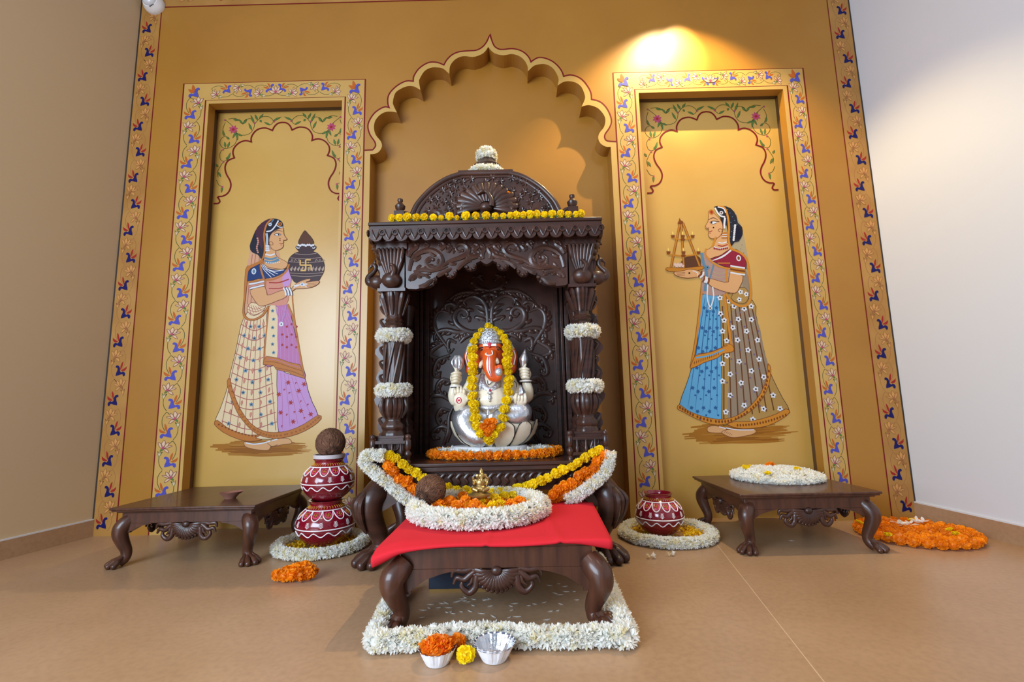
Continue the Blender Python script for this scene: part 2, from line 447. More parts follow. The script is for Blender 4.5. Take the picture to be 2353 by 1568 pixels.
def motif(fl, T, k, faded, green_end=True):
    """one blue bloom, one lotus and their stems; T maps motif units to (x, z)"""
    t = lambda L: [T(*p) for p in L]
    blue, leaf, st = (NAVY, CRIM, FLOTL) if faded else (BLUE, ORNG, GREEN)
    lo, ll, pk = (FLOT, FLOTL, FLOTL) if faded else (LOTUS, LOTUSL, PINK)
    fl.line(t([(105, 345), (72, 395), (60, 450), (68, 520), (100, 590)]), 7 * k, st, 1, smooth=4)
    fl.line(t([(246, 552), (246, 600), (232, 655), (200, 705)]), 7 * k, st, 1, smooth=4)
    fl.line(t([(105, 345), (122, 358), (140, 378)]), 7 * k, st, 1)
    # rust leaves and the blue bloom
    fl.poly(t([(122, 605), (98, 560), (92, 520), (92, 492), (112, 515), (124, 550), (126, 590)]), leaf, 2)
    fl.poly(t([(118, 612), (85, 618), (58, 612), (40, 592), (35, 555), (58, 575), (85, 590)]), leaf, 2)
    fl.poly(t([(180, 677), (177, 645), (163, 610), (160, 585), (170, 572), (186, 572), (190, 555), (176, 541), (155, 545), (138, 560), (129, 585), (126, 615), (108, 634), (84, 622), (60, 632), (49, 652), (54, 676), (68, 684), (82, 672), (84, 656), (104, 656), (135, 668)]), blue, 3)
    # lotus
    def petal(L):
        P = catmull([(T(*p)[0], T(*p)[1], 0) for p in L], 3, True)
        P = [(p.x, p.y) for p in P]
        fl.poly(P, lo, 2); fl.line(P, 4.5 * k, ll, 3, closed=True)
    petal([(190, 440), (135, 425), (108, 408), (130, 405), (165, 415)])
    petal([(195, 445), (158, 455), (140, 495), (168, 485), (200, 455)])
    petal([(215, 440), (245, 420), (268, 362), (235, 378), (210, 420)])
    petal([(200, 440), (155, 405), (148, 362), (180, 385), (205, 425)])
    petal([(208, 442), (185, 390), (198, 335), (228, 375), (222, 420)])
    fl.dot(T(207, 432), 15 * k, pk, 4, 8)
    g = FLOTL if faded else GREEN2
    fl.poly(t([(205, 450), (228, 440), (243, 462), (232, 474), (215, 466)]), g, 4)
    fl.poly(t([(212, 482), (230, 500), (236, 475), (246, 500), (264, 472), (258, 520), (246, 552), (236, 528)]), lo, 2)
    fl.line(t([(212, 482), (230, 500), (236, 475), (246, 500), (264, 472), (258, 520), (246, 552), (236, 528)]), 4 * k, g, 3, closed=True)

def v_band(fl, xc, wb, z_top, z_bot, h, faded, flip=0):
    n = int((z_top - z_bot) / h + .5); h = (z_top - z_bot) / n
    kx, kz = wb / 285., h / 372.
    for i in range(n):
        s = 1 if (i + flip) % 2 == 0 else -1
        T = lambda x, y, i=i, s=s: (xc + s * (x - 152) * kx, z_top - i * h - (y - 345) * kz)
        motif(fl, T, kx, faded)

def h_band(fl, x0, x1, zc, wb, h, faded):
    """from both corners towards the middle"""
    mid = (x0 + x1) / 2; n = max(2, int((mid - x0) / h + .5)); hh = (mid - x0) / n
    kz, kx = wb / 285., hh / 372.
    for side in (1, -1):
        for i in range(n):
            s = 1 if i % 2 == 0 else -1
            xs = x0 if side == 1 else x1
            T = lambda x, y, i=i, s=s, xs=xs, side=side: (xs + side * (i * hh + (y - 345) * kx), zc - s * (x - 152) * kz)
            motif(fl, T, kz, faded)
    # lotus at the middle
    for a in (-70, -35, 0, 35, 70):
        d = (mid + .045 * math.sin(math.radians(a)), zc - .02 + .05 * math.cos(math.radians(a)))
        fl.leaf((mid, zc - .022), d, .009, FLOT if faded else LOTUS, 5, FLOTL if faded else LOTUSL, .0018)
    fl.dot((mid, zc - .012), .008, FLOTL if faded else PINK, 6)

def frame_band(name, x0, x1, xi0, xi1, xn0, xn1, zo, zi, zn):
    fl = Flat(YW, .0006)
    for P in ([(x0, 0), (xn0, 0), (xn0, zn), (x0, zo)], [(x0, zo), (xn0, zn), (xn1, zn), (x1, zo)], [(xn1, 0), (x1, 0), (x1, zo), (xn1, zn)]):
        fl.poly(P, CREAM, 1)
    fl.line([(x0, 0), (x0, zo), (x1, zo), (x1, 0)], .006, RED, 2)
    fl.line([(xi0, 0), (xi0, zi), (xi1, zi), (xi1, 0)], .006, RED, 2)
    fl2 = fl
    for a, b in ((x0, xi0), (xi1, x1)):
        v_band(fl2, (a + b) / 2, abs(b - a), zi + .02, .02, .1575, False, 0 if a < b and a == x0 else 1)
    h_band(fl2, xi0 + .03, xi1 - .03, (zo + zi) / 2, (zo - zi), .115, False)
    for xx in ((x0 + xi0) / 2, (x1 + xi1) / 2):
        T = lambda x, y, xx=xx: (xx + (x - 125) * .00045, (zo + zi) / 2 - (y - 600) * .00045)
        fl2.poly([T(*p) for p in [(180, 677), (177, 645), (163, 610), (160, 585), (170, 572), (186, 572), (190, 555), (176, 541), (155, 545), (138, 560), (129, 585), (126, 615), (108, 634), (84, 622), (60, 632), (49, 652), (54, 676), (68, 684), (82, 672), (84, 656), (104, 656), (135, 668)]], BLUE, 6)
        fl2.leaf(T(120, 608), T(92, 492), .010, ORNG, 5); fl2.leaf(T(116, 612), T(35, 560), .010, ORNG, 5)
    return struct(fl.build(name, origin=((x0 + x1) / 2, YW, 0)))
frame_band('trim_1', -1.932, -.850, -1.795, -.966, NL[0], NL[1], 2.572, 2.462, NL[2])
frame_band('trim_2', .622, 1.745, .744, 1.642, NR[0], NR[1], 2.572, 2.462, NR[2])

# cream band and maroon line round the cusped arch
fl = Flat(YW, .0005)
rl = smooth_cusp(redL) + smooth_cusp(redR)[::-1][1:]
full_red = [(-.848, 0)] + rl + [(.620, 0)]
full_edge = [(-.812, 0)] + arch + [(.585, 0)]
fl.poly(full_red + full_edge[::-1], CREAM, 1)
fl.line(rl, .008, RED, 3)
struct(fl.build('trim_3', origin=(-.115, YW, 0)))

# faded outer band up both sides and along the top
fl = Flat(YW, .0006)
xi0, xi1, zi = -2.105, 1.937, 3.088
fl.poly([(XL, 0), (xi0, 0), (xi0, zi), (XL, zi)], FADED, 1)
fl.poly([(xi1, 0), (XR, 0), (XR, zi), (xi1, zi)], FADED, 1)
fl.poly([(XL, zi), (XR, zi), (XR, ZT), (XL, ZT)], FADED, 1)
fl.line([(xi0, 0), (xi0, zi), (xi1, zi), (xi1, 0)], .006, RED, 2)
fl.line([(XL + .004, 0), (XL + .004, ZT)], .009, DARKEDGE, 2); fl.line([(XR - .004, 0), (XR - .004, ZT)], .009, DARKEDGE, 2)
v_band(fl, (XL + xi0) / 2, .112, 3.06, .02, .158, True, 0)
v_band(fl, (XR + xi1) / 2, .112, 3.06, .02, .158, True, 1)
h_band(fl, xi0 + .1, xi1 - .1, zi + .075, .10, .16, True)
struct(fl.build('trim_4', origin=(0, YW, 0)))

# spandrels inside the two figure niches
def spandrel(name, dx, parent=None):
    fl = Flat(YB, .0006)
    U = lambda a, b: (lambda p: (p.x + dx, p.z))(at_y(470 + a / 6.03, 220 + b / 6.03, YB))
    line = [(130, 1497), (190, 1495), (215, 1470), (205, 1440), (185, 1412), (200, 1400), (250, 1395), (310, 1365), (350, 1310), (367, 1240), (350, 1170), (310, 1100), (288, 1030), (290, 970), (320, 910), (370, 880), (415, 865), (395, 800), (405, 740), (440, 690), (490, 650), (550, 628), (600, 628), (648, 645), (650, 580), (690, 510), (740, 470), (800, 452), (860, 452), (942, 485), (970, 430), (1020, 385), (1080, 372)]
    P = [U(*p) for p in line]
    cx = U(1082, 372)[0]
    P[-1] = (cx, P[-1][1])
    S = smooth_cusp(P, 3, 48)
    fl.line(S, .0085, RED, 4)
    fl.line([(2 * cx - x, z) for x, z in S], .0085, RED, 4)
    stems = [[(430, 500), (480, 540), (560, 548), (640, 515), (685, 440), (690, 380), (640, 320), (560, 340), (530, 400)],
             [(690, 400), (740, 340), (800, 295), (880, 290), (940, 330), (950, 370), (900, 408), (840, 380)],
             [(430, 500), (450, 590), (420, 670), (350, 720), (270, 730), (215, 670), (230, 600), (290, 565), (345, 600)],
             [(400, 430), (330, 370), (280, 330)], [(290, 560), (255, 470), (290, 370)], [(500, 350), (420, 315), (330, 325)],
             [(260, 735), (215, 800), (220, 880), (260, 910), (320, 890)], [(260, 915), (215, 990), (180, 1060), (190, 1130)], [(165, 1170), (200, 1240), (245, 1260)]]
    leaves = [(690, 390, 640, 270), (735, 340, 700, 262), (760, 320, 815, 255), (950, 350, 1065, 295), (905, 405, 828, 370), (530, 395, 480, 330), (540, 390, 590, 330), (655, 480, 612, 380), (440, 500, 390, 590), (445, 520, 460, 620), (290, 720, 280, 640), (320, 720, 350, 640), (320, 890, 360, 790), (300, 885, 330, 850), (270, 560, 255, 480), (345, 605, 300, 570), (190, 990, 160, 950), (190, 1060, 230, 1130), (245, 1260, 235, 1345), (460, 530, 520, 560), (400, 330, 480, 345), (770, 340, 790, 370)]
    for mir in (0, 1):
        V = (lambda a, b: U(a, b)) if not mir else (lambda a, b: (2 * cx - U(a, b)[0], U(a, b)[1]))
        for s in stems: fl.line([V(*p) for p in s], .0032, GREEN, 1, smooth=4)
        for a, b, c_, d in leaves: fl.leaf(V(a, b), V(c_, d), .0062, GREEN2, 2, GREEN, .0014)
        for c_, r in (((400, 470), .030),):
            fl.star(V(*c_), r, PINK, 3, 8, .3, CRIM, .24)
        for c_ in ((690, 380), (965, 360), (285, 340), (260, 750), (262, 925), (250, 1265)):
            fl.star(V(*c_), .0075, PINK, 3, 4, .5)
    return struct(fl.build(name, origin=(cx, YB, 2.3)))
spandrel('trim_5', 0.)
spandrel('trim_6', at_y(1622, 254.7, YB).x - at_y(470 + 1082 / 6.03, 220 + 372 / 6.03, YB).x)

# white sensor housing at the top left corner
p = at_y(338, -7, 2.53)
t = thing('wall_sensor', (p.x, YW, p.z), 'round white plastic sensor dome high in the left corner of the mural wall', 'sensor')
Mx = Matrix.Rotation(math.radians(90), 4, 'X')
b = MB(); b.lathe([(.058, .0), (.060, .012), (.056, .03), (.044, .05)], 32, 0, Mx); b.build('housing', mat('white_plastic', (226, 222, 220), .35), t)
b = MB(); b.lathe([(.040, .048), (.038, .06), (.028, .07), (.012, .076), (.0001, .077)], 28, 0, Mx); b.build('lens_dome', mat('clear_white_plastic', (206, 204, 206), .2), t)
b = MB()
for s in ([(.002, -.037), (.004, -.029), (.010, -.030), (.008, -.037), (.003, -.036)], [(.010, -.035), (.014, -.027), (.017, -.033), (.020, -.025)], [(.020, -.027), (.024, -.022), (.027, -.027), (.024, -.029)]):
    b.tube([(q[0], -.0545 + abs(q[1]) * .1, q[1] * 1.15 - .004) for q in catmull([(x, z, 0) for x, z in s], 4)], .0012, 5)
b.build('lettering', mat('black_ink', (30, 28, 30), .6), t)
# ================================================================ the two painted women
SKIN = mat('painted_skin', (218, 164, 112), .45); SKINL = mat('painted_skin_line', (120, 62, 36), .45)
INK = mat('brush_ink', (44, 24, 26), .45); HAIR = mat('painted_hair', (26, 26, 44), .4)
PEARL = mat('painted_pearl', (222, 222, 228), .4); EARTH = mat('earth_wash', (168, 108, 32), .5); EARTH2 = mat('earth_wash_dark', (148, 90, 24), .5)
class Brush:
    def __init__(self, ox, oy, k, y, parent):
        self.ox, self.oy, self.k, self.y, self.parent = ox, oy, k, y, parent
        self.parts = {}; self.cur = None; self.u = 1 / k * 2.7 / 1100
    def T(self, p):
        q = at_y(self.ox + p[0] / self.k, self.oy + p[1] / self.k, self.y); return (q.x, q.z)
    def part(self, name, base):
        self.parts.setdefault(name, Flat(self.y, .00022)); self.cur = self.parts[name]; self.base = base
    def S(self, pts, closed, n):
        return [(p.x, p.y) for p in catmull([(a, b, 0) for a, b in pts], n, closed)] if n else pts
    def fill(self, pts, m, l=0, n=3, ink=None, w=2.6):
        P = [self.T(p) for p in self.S(pts, True, n)]
        self.cur.poly(P, m, self.base + l)
        if ink: self.cur.line(P, w * self.u, ink, self.base + l + .5, closed=True)
    def line(self, pts, w, m, l=1, n=4, closed=False, taper=False):
        self.cur.line([self.T(p) for p in self.S(pts, closed, n)], w * self.u, m, self.base + l, closed=closed, taper=taper)
    def dot(self, c, r, m, l=1, ry=None): self.cur.dot(self.T(c), r * self.u, m, self.base + l, 10, (ry or r) * self.u)
    def star(self, c, r, m, l=1, n=5, rot=.3, cen=None, w=.36): self.cur.star(self.T(c), r * self.u, m, self.base + l, n, rot, cen, w)
    def leaf(self, p, q, w, m, l=1, ink=None): self.cur.leaf(self.T(p), self.T(q), w * self.u, m, self.base + l, ink, 1.8 * self.u)
    def done(self, origin):
        for n, f in self.parts.items(): f.build(n, self.parent, origin)

EARTH3 = mat('earth_wash_pale', (182, 128, 52), .5)
def wash(xr, yr, seed):
    r = random.Random(seed); cx = (xr[0] + xr[1]) / 2; k = -.035 * (seed == 2); W = (xr[1] - xr[0]) / 2
    def stroke(y, half, c_, w, m, l):
        B.line([(c_ - half, y - k * half), (c_ - half * .4, y + r.uniform(-2, 2)), (c_ + half * .4, y + r.uniform(-2, 2)), (c_ + half, y + k * half)], w, m, l, 4, False, True)
    for i in range(16):      # broad pale strokes
        t = i / 15.; stroke(lerp(yr[0] + 4, yr[1] - 6, t), W * (.66 + .30 * math.sin(PI * t)) * r.uniform(.75, 1.0), cx + r.uniform(-.12, .12) * W, r.uniform(14, 20), EARTH3, i * .06)
    for i in range(26):      # main colour
        t = (i * .618) % 1.; stroke(lerp(yr[0] + 14, yr[1] - 4, t), W * (.60 + .36 * math.sin(PI * t)) * r.uniform(.6, .95), cx + r.uniform(-.12, .12) * W, r.uniform(12, 19), EARTH, 1 + i * .06)
    for i in range(9): stroke(r.uniform(yr[0] + 36, yr[1] - 14), W * r.uniform(.3, .62), cx + r.uniform(-.15, .15) * W, r.uniform(9, 15), EARTH2, 2.6 + i * .06)
    for i in range(7): stroke(r.uniform(yr[0] + 12, yr[1] - 12), W * r.uniform(.12, .3), cx + r.uniform(-.5, .5) * W, r.uniform(3, 6), EARTH3, 3.2 + i * .06)
# ---- woman with the water pot (left niche)
og = at_y(629, 1020, YB)
muL = thing('mural', og, 'wall painting of a woman in pink and cream veil holding a dark water pot', 'wall painting')
B = Brush(450, 470, 2.6125, YB, muL)
CREAMC = mat('painted_cream_cloth', (232, 206, 164), .45); LILAC = mat('painted_lilac', (196, 146, 200), .45); MAGEN = mat('painted_magenta', (190, 116, 166), .45)
GOLD = mat('painted_gold_hem', (190, 116, 48), .45); GOLD2 = mat('painted_gold_hem_dark', (128, 66, 24), .45); ROSE = mat('painted_rose', (212, 142, 118), .45)
CHECK = mat('painted_check_line', (170, 92, 84), .45); TEALB = mat('painted_pale_blue', (96, 134, 160), .45); BLOUSE = mat('painted_blue_blouse', (24, 52, 108), .45)
VEILD = mat('painted_dark_veil', (74, 34, 52), .45); ROSEV = mat('painted_rose_veil', (214, 160, 124), .45)
B.part('ground_wash', -1)
wash([70, 730], [1412, 1510], 1)
B.part('foot', 3)
B.fill([(292, 1425), (296, 1452), (330, 1466), (385, 1475), (425, 1477), (442, 1470), (450, 1450), (446, 1425), (410, 1428), (350, 1436)], SKIN, 0, 3, SKINL)
B.fill([(430, 1425), (455, 1452), (495, 1448), (530, 1440), (572, 1436), (572, 1418), (545, 1404), (490, 1408)], SKIN, 1, 3, SKINL)
for i in range(5): B.line([(445 + i * 9, 1462 - i * 3), (458 + i * 9, 1452 - i * 3)], 2, SKINL, 2)
B.line([(300, 1432), (350, 1440), (410, 1432), (448, 1420)], 7, PEARL, 2); B.line([(455, 1420), (490, 1410)], 6, PEARL, 2)
B.part('veil', 4)
B.fill([(420, 95), (370, 150), (335, 220), (320, 310), (300, 400), (298, 470), (284, 590), (282, 640), (292, 680), (345, 690), (420, 640), (470, 520), (470, 330), (430, 200)], ROSEV, 0)
for x in (330, 350, 375): B.line([(x + 10, 300), (x - 5, 420), (x - 20, 600)], 4, CHECK, 1)
B.fill([(480, 275), (500, 290), (505, 320), (485, 320)], ROSEV, 0)
B.part('skirt', 5)
B.fill([(285, 690), (262, 770), (238, 890), (208, 1010), (186, 1115), (146, 1230), (112, 1320), (170, 1362), (250, 1400), (330, 1418), (400, 1410), (497, 1390), (500, 1200), (500, 1000), (560, 640), (470, 600), (350, 612)], CREAMC, 0, 2, INK, 3)
B.fill([(488, 995), (540, 1012), (600, 1030), (655, 1046), (672, 1110), (700, 1190), (733, 1266), (690, 1300), (600, 1345), (497, 1366), (492, 1200)], LILAC, 1, 2, INK, 3)
for i in range(8):      # gores of the cream cloth
    t = i / 7; x0 = 295 + 130 * t; x1 = 150 + 330 * t
    B.line([(x0, 690), (lerp(x0, x1, .5) - 6 * (1 - t), 1020), (x1, 1345 + 40 * math.sin(PI * min(1, t * .8 + .1)))], 3.6, CHECK, 2)
for i in range(11):     # the check across it
    y = 720 + i * 58; h = (y - 690) / 640.; xl = 280 - 130 * h; xr = 425 + 65 * h
    B.line([(xl, y), (lerp(xl, xr, .5), y + 38 + 14 * h), (xr, y + 6)], 4.5, CHECK, 2)
r2 = random.Random(3)
for i in range(10):
    for j in range(5):
        h = i / 9.; xl = 290 - 125 * h; xr = 420 + 70 * h
        x = lerp(xl, xr, (j + .5) / 5); y = 715 + i * 66 + 24 * math.sin(PI * (j + .5) / 5)
        if (i + j) % 2: B.star((x, y), 14, TEALB, 3, 5, .3, INK)
        else: B.leaf((x + 2, y - 20), (x - 3, y + 12), 6, ROSE, 3, CHECK)
for i in range(5):
    x0 = 520 + 22 * i; x1 = 520 + 46 * i
    B.line([(x0 - 10, 1010 + 8 * i), (lerp(x0, x1, .5), 1190), (x1, 1350 - 17 * i)], 3, MAGEN, 2)
for x, y in ((555, 1070), (618, 1120), (500, 1140), (570, 1190), (510, 1250), (632, 1240), (585, 1305), (690, 1260), (650, 1080)): B.star((x, y), 17, CRIM, 3, 6, .2, None, .2)
for x, y in ((530, 1110), (600, 1070), (628, 1180), (545, 1260), (650, 1280), (515, 1330), (590, 1245), (670, 1200), (560, 1130)):
    for k in range(3): B.dot((x + 6 * (k % 2), y + 6 * (k // 2)), 3, CRIM, 3)
B.fill([(735, 1265), (753, 1288), (700, 1335), (610, 1380), (510, 1404), (440, 1402), (370, 1380), (310, 1330), (250, 1250), (208, 1150), (190, 1080), (192, 1055), (206, 1045), (220, 1110), (265, 1225), (330, 1315), (400, 1358), (470, 1370), (560, 1358), (650, 1320)], GOLD, 4, 2, GOLD2, 3)
B.fill([(112, 1320), (130, 1296), (185, 1338), (260, 1372), (330, 1385), (390, 1384), (360, 1402), (395, 1412), (330, 1424), (250, 1408), (165, 1368)], GOLD, 4, 2, GOLD2, 3)
for i in range(34):
    t = i / 33; P = catmull([(740, 1278, 0), (650, 1346, 0), (500, 1388, 0), (390, 1372, 0), (290, 1288, 0), (205, 1090, 0)], 12)
    q = P[int(t * (len(P) - 1))]; B.dot((q.x, q.y), 6, GOLD2, 5, 5); B.dot((q.x, q.y), 3, GOLD, 6)
for i in range(12): B.dot((140 + i * 20, 1322 + 70 * math.sin(PI * .5 * i / 12)), 6, GOLD2, 5, 5)
B.part('sash', 10)
B.fill([(440, 612), (425, 740), (406, 960), (470, 968), (482, 990), (560, 1006), (657, 1047), (645, 985), (625, 900), (600, 790), (575, 680), (552, 605)], MAGEN, 0, 2, INK, 3)
B.fill([(442, 615), (428, 740), (420, 915), (488, 925), (490, 800), (490, 620)], CREAMC, 1, 2)
for i in range(6): B.star((462 + 6 * (i % 2), 640 + i * 50), 12, TEALB, 2, 5, .3, INK)
for i in range(5):
    x = 512 + i * 24; B.line([(505 + 8 * i, 620), (x - 4, 780), (x, 950 + 8 * i)], 3, LILAC, 2)
for i in range(12): B.star((520 + 28 * (i % 4), 720 + 62 * (i // 4) + 14 * (i % 2)), 9, CRIM, 3, 5)
B.fill([(410, 935), (425, 912), (490, 922), (560, 948), (625, 962), (632, 975), (657, 1047), (575, 1022), (560, 1008), (485, 992), (468, 968), (406, 962)], GOLD, 3, 0, GOLD2, 3)
B.line([(415, 945), (480, 948), (560, 975), (640, 1000)], 3, GOLD2, 4); B.line([(430, 928), (490, 936), (560, 962), (630, 980)], 3, MAGEN, 4); B.line([(480, 980), (570, 1000), (648, 1030)], 3, GOLD2, 4)
B.line([(440, 612), (425, 760), (408, 955)], 9, GOLD, 3); B.line([(552, 600), (590, 700), (622, 880), (650, 1035)], 11, GOLD, 3)
B.line([(578, 520), (585, 620), (600, 740)], 6, GOLD, 3)
B.part('blouse', 12)
B.fill([(410, 440), (470, 440), (530, 410), (570, 365), (578, 400), (572, 470), (560, 530), (545, 602), (445, 604), (432, 560), (410, 480)], ROSE, 0, 2)
B.fill([(530, 410), (568, 365), (576, 400), (570, 470), (540, 500), (520, 470)], LILAC, 1, 2)
B.line([(440, 470), (500, 470), (560, 450)], 8, CRIM, 1); B.line([(440, 505), (500, 505), (550, 495)], 6, CRIM, 1)
B.fill([(316, 462), (312, 420), (330, 388), (365, 366), (395, 352), (430, 385), (520, 396), (548, 382), (520, 415), (465, 440), (420, 446), (408, 462), (380, 445)], BLOUSE, 2, 2, INK, 3)
for d in (0, 12, 24): B.line([(392 + d * .8, 358 + d * .2), (410 + d, 392), (455 + d * 1.6, 440 - d * .9)], 4, PEARL, 3)
B.line([(425, 388), (470, 402), (530, 394)], 5, PEARL, 3)
B.dot((350, 403), 15, PEARL, 3, 20); B.dot((350, 403), 9, TEALB, 4, 13)
B.line([(415, 345), (390, 370), (408, 440), (420, 455), (480, 446), (540, 408), (562, 360)], 11, GOLD, 4)
B.line([(420, 460), (415, 520), (430, 540)], 10, GOLD, 4)
B.fill([(300, 390), (330, 368), (400, 335), (405, 348), (350, 375), (318, 400), (310, 470), (300, 560), (292, 640), (310, 680), (350, 688), (400, 660), (432, 612), (440, 620), (405, 672), (350, 698), (300, 690), (282, 650), (290, 560)], GOLD, 4, 2, GOLD2, 2)
B.fill([(310, 625), (335, 590), (375, 600), (420, 612), (398, 645), (352, 668), (322, 655)], CREAMC, 2, 2, GOLD2)
for i in range(5): B.line([(318 + 14 * i, 600 + 4 * i), (332 + 16 * i, 660 - 5 * i)], 3, CHECK, 3)
for i in range(3): B.line([(312, 612 + 18 * i), (360, 630 + 16 * i), (415, 612 + 12 * i)], 3, CHECK, 3)
B.part('neck', 13)
B.fill([(412, 285), (412, 320), (408, 345), (430, 375), (520, 390), (548, 372), (552, 352), (520, 332), (498, 322), (480, 300), (480, 275), (450, 268)], SKIN, 0, 2, SKINL)
B.line([(418, 300), (450, 306), (476, 298)], 9, PEARL, 2); B.line([(414, 322), (450, 330), (488, 320)], 12, TEALB, 2); B.line([(412, 340), (450, 350), (500, 332)], 16, TEALB, 2)
for i in range(9): B.dot((415 + 11 * i, 348 + 5 * math.sin(PI * i / 8)), 4, PEARL, 3)
B.part('arm', 18)
B.fill([(328, 515), (345, 562), (372, 600), (390, 612), (430, 604), (490, 580), (545, 555), (530, 516), (470, 535), (430, 545), (416, 495)], SKIN, 0, 2, SKINL, 3)
B.fill([(572, 512), (600, 480), (640, 458), (688, 447), (684, 460), (664, 468), (735, 460), (742, 470), (728, 484), (700, 498), (650, 506), (600, 508), (585, 520)], SKIN, 0, 2, SKINL, 3)
for i in range(3): B.line([(668, 478 + i * 9), (700, 476 + i * 8), (732 - 8 * i, 470 + i * 9)], 2, SKINL, 1)
for x in (540, 557, 573): B.line([(x - 12, 500), (x, 522), (x + 4, 548)], 12, PEARL, 2); B.line([(x - 6, 500), (x + 6, 522), (x + 10, 548)], 3, INK, 3)
B.line([(590, 490), (640, 482), (672, 480)], 7, PEARL, 2); B.star((640, 482), 15, PEARL, 3, 6); B.dot((640, 482), 6, TEALB, 5)
B.line([(590, 500), (640, 482), (668, 498)], 5, PEARL, 2)
for i, m in enumerate((GOLD, PEARL, ROSE, PEARL)): B.line([(318 + 3 * i, 468 + 13 * i), (360, 462 + 12 * i), (412, 450 + 12 * i)], 12, m, 1); B.line([(318 + 3 * i, 474 + 13 * i), (360, 468 + 12 * i), (412, 456 + 12 * i)], 2, INK, 2)
B.part('hair', 15)
B.fill([(330, 250), (345, 195), (375, 135), (420, 98), (462, 86), (505, 96), (524, 122), (515, 145), (480, 160), (452, 185), (445, 235), (420, 290), (405, 335), (388, 320), (372, 300), (345, 290)], HAIR, 0, 2, INK)
B.fill([(365, 150), (420, 98), (462, 86), (436, 110), (415, 150), (403, 235), (398, 270), (365, 200)], VEILD, 1, 2)
B.dot((350, 250), 26, HAIR, 1, 44)
for i in range(8): B.dot((372 + 4 * math.sin(i), 205 + i * 12), 6, ROSE, 2)
B.line([(462, 86), (428, 120), (412, 180), (416, 250), (410, 310), (385, 345), (330, 370), (300, 395)], 11, GOLD, 3)
B.part('face', 16)
B.fill([(452, 182), (478, 158), (522, 142), (528, 158), (530, 178), (538, 195), (549, 210), (542, 216), (526, 219), (529, 228), (524, 236), (528, 246), (520, 262), (496, 275), (466, 274), (446, 246), (442, 215)], SKIN, 0, 3, SKINL, 2.6)
B.line([(468, 172), (490, 158), (524, 164)], 4, INK, 2, taper=True)
B.fill([(474, 184), (490, 176), (512, 182), (495, 190)], PEARL, 2, 2); B.line([(472, 184), (490, 175), (514, 182)], 3.5, INK, 4); B.dot((499, 183), 5, INK, 3); B.line([(474, 185), (495, 191), (512, 184)], 2, INK, 4)
B.line([(524, 236), (512, 238), (504, 236)], 4, CRIM, 2); B.line([(520, 246), (510, 245)], 3, CRIM, 2)
B.line([(548, 211), (536, 217), (530, 212)], 2, SKINL, 2)
B.line([(455, 245), (440, 240), (448, 225), (462, 230), (465, 242), (455, 246)], 3, SKINL, 2)
B.dot((507, 207), 4, GOLD2, 2); B.dot((507, 217), 4, GOLD2, 2)
B.part('jewellery', 19)
B.line([(498, 98), (480, 130), (455, 158), (425, 165)], 9, PEARL, 0); B.line([(470, 90), (455, 110), (436, 122)], 7, TEALB, 0); B.dot((448, 122), 11, PEARL, 1); B.dot((448, 122), 6, TEALB, 2)
B.dot((508, 120), 13, GOLD, 1); B.dot((508, 120), 7, GOLD2, 2); B.line([(488, 128), (505, 138), (524, 138)], 5, PEARL, 1)
B.line([(426, 175), (430, 210), (428, 245)], 13, PEARL, 0); B.line([(426, 175), (430, 210), (428, 245)], 4, TEALB, 1)
B.fill([(420, 246), (442, 246), (446, 282), (420, 284)], PEARL, 0, 0); B.line([(420, 258), (444, 258)], 3, GOLD2, 1); B.line([(420, 270), (445, 270)], 3, GOLD2, 1)
B.part('pendant', 19)
B.line([(480, 600), (490, 660), (515, 715)], 5, LILAC, 0); B.line([(545, 600), (535, 660), (517, 712)], 5, LILAC, 0); B.star((515, 720), 17, PEARL, 1, 8, 0, INK)
B.part('water_pot', 14)
POTC = mat('painted_pot_brown', (62, 38, 44), .4); NUT = mat('painted_coconut', (92, 56, 36), .5); OCHL = mat('painted_pot_gold', (222, 178, 104), .45); PALEL = mat('painted_pot_line', (176, 152, 136), .45)
B.fill([(555, 345), (572, 312), (600, 292), (620, 284), (606, 268), (604, 252), (660, 246), (718, 250), (720, 266), (704, 282), (730, 294), (758, 325), (772, 365), (768, 405), (750, 438), (735, 460), (690, 466), (640, 466), (600, 470), (578, 445), (562, 400)], POTC, 0, 3, INK)
B.fill([(617, 238), (625, 205), (642, 175), (656, 158), (672, 175), (700, 208), (708, 240), (660, 250)], NUT, 1, 2, INK)
for i in range(9): B.star((618 + i * 11, 246 + 3 * math.sin(i * 2)), 9, PEARL, 3, 5)
B.line([(606, 255), (612, 264), (625, 262)], 5, PEARL, 2); B.line([(718, 255), (712, 264), (700, 262)], 5, PEARL, 2)
for y, a, b in ((297, 598, 725), (322, 570, 752), (345, 560, 768), (412, 566, 768), (428, 575, 758)): B.line([(a, y), ((a + b) / 2, y + 6), (b, y - 2)], 3, PALEL, 2)
for i in range(10):
    x = 572 + i * 21; B.leaf((x, 402), (x + 10, 372), 6, PALEL, 2); B.leaf((x + 6, 402), (x - 6, 385), 4, PALEL, 2)
    if abs(x - 660) > 40: B.line([(x, 345), (x + 6, 332), (x + 14, 340)], 3, PALEL, 2)
for L in ([(628, 366), (694, 366)], [(661, 334), (661, 398)], [(661, 334), (692, 334)], [(694, 366), (694, 398)], [(661, 398), (630, 398)], [(628, 366), (628, 334)]): B.line(L, 9, OCHL, 3, 0)
for a, b in ((645, 350), (677, 350), (645, 382), (677, 382)): B.dot((a, b), 4, OCHL, 3)
B.done(og)

